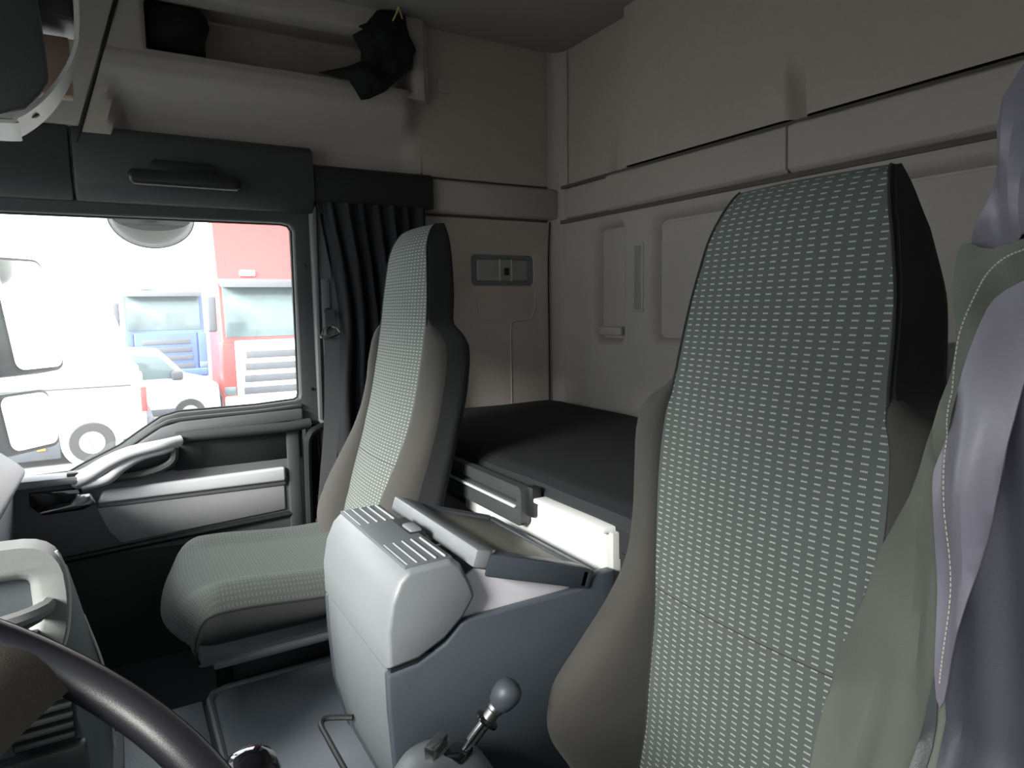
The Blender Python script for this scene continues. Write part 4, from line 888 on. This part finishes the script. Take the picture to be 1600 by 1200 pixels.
# white van parked parallel, rear end to the right
van = thing('white_van', (13.4, 2.3, GZ), 'white panel van parked outside with grey sill and orange marker', 'van')
vx0, vx1 = 12.5, 14.4
sect = [(vx0 + 0.02, GZ + 0.35), (vx0, GZ + 0.8), (vx0 + 0.03, GZ + 1.7), (vx0 + 0.14, GZ + 2.85), (vx0 + 0.3, GZ + 3.02), (vx1 - 0.3, GZ + 3.02), (vx1 - 0.14, GZ + 2.85), (vx1, GZ + 1.7), (vx1, GZ + 0.35)]
V = []; F = []; n = len(sect)
for y, top in ((-0.40, 0.0), (-0.33, 0.35), (-0.08, 0.9), (0.25, 1.0), (4.9, 1.0), (5.7, 0.55), (5.9, 0.0)):
    for x, z in sect:
        zz = z if top >= 1 else min(z, GZ + 1.5 + (z - GZ - 1.5) * top) if z > GZ + 1.5 else z
        V.append((x, y + (0.10 * max(0, z - GZ - 1.5) if y < 0.1 else 0), zz))
for i in range(6): F += [(i * n + j, i * n + (j + 1) % n, (i + 1) * n + (j + 1) % n, (i + 1) * n + j) for j in range(n)]
F += [tuple(range(n)), tuple(6 * n + j for j in range(n))]
obj('body', (V, F), VW, van)
obj('sill_cladding', box(vx0 - 0.03, vx0 + 0.05, 0.92, 4.2, GZ + 0.12, GZ + 0.52, 0.02), VG, van)
obj('side_moulding', box(vx0 - 0.025, vx0 + 0.02, -0.2, 4.9, GZ + 1.28, GZ + 1.31, 0.008), VG, van)
obj('tail_light', box(vx0 - 0.01, vx0 + 0.1, -0.43, -0.33, GZ + 0.80, GZ + 1.25, 0.02), VR, van)
obj('rear_bumper', box(vx0 + 0.02, vx1, -0.52, -0.3, GZ + 0.38, GZ + 0.7, 0.04), VG, van)
obj('side_marker', box(vx0 - 0.05, vx0 + 0.0, 1.12, 1.24, GZ + 0.28, GZ + 0.40, 0.01), ORANGE, van)
obj('wheel_arch', lathe([(0.42, -0.03), (0.46, -0.03), (0.46, 0.05), (0.42, 0.05)], (vx0 - 0.01, 0.45, GZ + 0.36), (1, 0, 0), 28), VW, van)
wheel('wheel', (vx0 + 0.02, 0.45, GZ + 0.35), 0.35, 0.22, van); wheel('wheel', (vx0 + 0.02, 4.5, GZ + 0.35), 0.35, 0.22, van)
# white car behind
car = thing('white_car', (16.5, -1.0, GZ), 'white hatchback partly hidden between the van and red truck', 'car')
cs = [(-2.0, 0.35), (-1.97, 0.95), (-1.4, 1.10), (-0.85, 1.72), (0.4, 1.82), (1.5, 1.75), (1.75, 1.1), (1.75, 0.35)]
obj('body', prism([(a, GZ + b) for a, b in cs], 15.4, 17.1, PX, 0.08, 3), VW, car)
obj('side_glass', prism([(-1.25, GZ + 1.12), (-0.8, GZ + 1.62), (0.3, GZ + 1.70), (0.3, GZ + 1.12)], 15.37, 15.41, PX, 0.01), CARGL, car)
obj('side_glass', prism([(0.42, GZ + 1.12), (0.42, GZ + 1.70), (1.35, GZ + 1.65), (1.5, GZ + 1.12)], 15.37, 15.41, PX, 0.01), CARGL, car)
obj('wing_mirror', box(15.2, 15.4, -1.25, -1.02, GZ + 1.08, GZ + 1.28, 0.05, 3), VG, car)
obj('sill', box(15.36, 15.42, -1.6, 1.2, GZ + 0.3, GZ + 0.45, 0.01), VG, car)
wheel('wheel', (15.45, -1.35, GZ + 0.32), 0.32, 0.2, car); wheel('wheel', (15.45, 1.1, GZ + 0.32), 0.32, 0.2, car)
# red truck facing us
def truck(name, label, fx, yc, z0, paint, lower, wdt=2.5, red=False):
    t = thing(name, (fx, yc, GZ), label, 'truck', 'trucks in the yard'); y0, y1 = yc - wdt / 2, yc + wdt / 2
    cab = [(fx + 0.02, GZ + 0.5), (fx, GZ + 1.7), (fx + 0.12, GZ + 1.95), (fx + 0.30, GZ + 3.15), (fx + 0.42, GZ + 3.3), (fx + 0.8, GZ + z0), (fx + 2.2, GZ + z0), (fx + 2.2, GZ + 0.5)]
    obj('cab', prism([(a, b) for a, b in cab], y0, y1, lambda a, b, d: (a, d, b), 0.08, 3), paint, t)
    obj('windscreen', prism([(fx + 0.10, GZ + 1.95), (fx + 0.27, GZ + 3.12), (fx + 0.32, GZ + 3.12), (fx + 0.2, GZ + 1.95)], y0 + 0.12, y1 - 0.12, lambda a, b, d: (a, d, b), 0.02), CARGL, t)
    obj('sun_visor', prism([(fx - 0.05, GZ + 3.10), (fx + 0.0, GZ + 3.26), (fx + 0.35, GZ + 3.32), (fx + 0.35, GZ + 3.2)], y0 + 0.05, y1 - 0.05, lambda a, b, d: (a, d, b), 0.02), VG, t)
    obj('front_panel', box(fx - 0.06, fx + 0.06, y0 + 0.28, y1 - 0.28, GZ + 0.55, GZ + 1.88, 0.05, 3), lower, t)
    for k in range(4):
        z = GZ + 0.62 + k * 0.28
        obj('grille_slot', box(fx - 0.075, fx - 0.05, y0 + 0.42 + 0.03 * k, y1 - 0.42 - 0.03 * k, z, z + 0.17, 0.012), VG, t)
    for s in (y0 + 0.13, y1 - 0.13):
        obj('corner_panel', box(fx - 0.03, fx + 0.4, s - 0.15, s + 0.15, GZ + 0.3, GZ + 1.85, 0.06, 3), paint, t)
        obj('head_lamp', box(fx - 0.05, fx + 0.1, s - 0.13, s + 0.13, GZ + 0.62, GZ + 0.82, 0.03), CARGL, t)
        obj('side_mirror', box(fx - 0.25, fx - 0.05, s + (0.22 if s > yc else -0.42), s + (0.42 if s > yc else -0.22), GZ + 2.1, GZ + 2.9, 0.05, 3), VG, t)
    obj('bumper', box(fx - 0.1, fx + 0.3, y0, y1, GZ + 0.32, GZ + 0.60, 0.06, 3), lower, t)
    obj('roof_lamp', box(fx + 0.40, fx + 0.50, yc + 0.35, yc + 0.7, GZ + 3.38, GZ + 3.52, 0.02), VW, t)
    wheel('wheel', (fx + 1.3, y1 - 0.2, GZ + 0.5), 0.5, 0.3, t, (0, 1, 0)); wheel('wheel', (fx + 1.3, y0 + 0.2, GZ + 0.5), 0.5, 0.3, t, (0, 1, 0))
    return t
truck('red_truck', 'red truck with white slatted grille at the right of the window', 15.6, -3.36, 4.7, VR, VW)
truck('blue_truck', 'blue truck parked behind the white car', 25.0, -1.55, 3.5, VB, VB)
truck('pale_truck', 'pale truck parked left of the blue truck', 25.6, 2.0, 3.5, VW, VB)
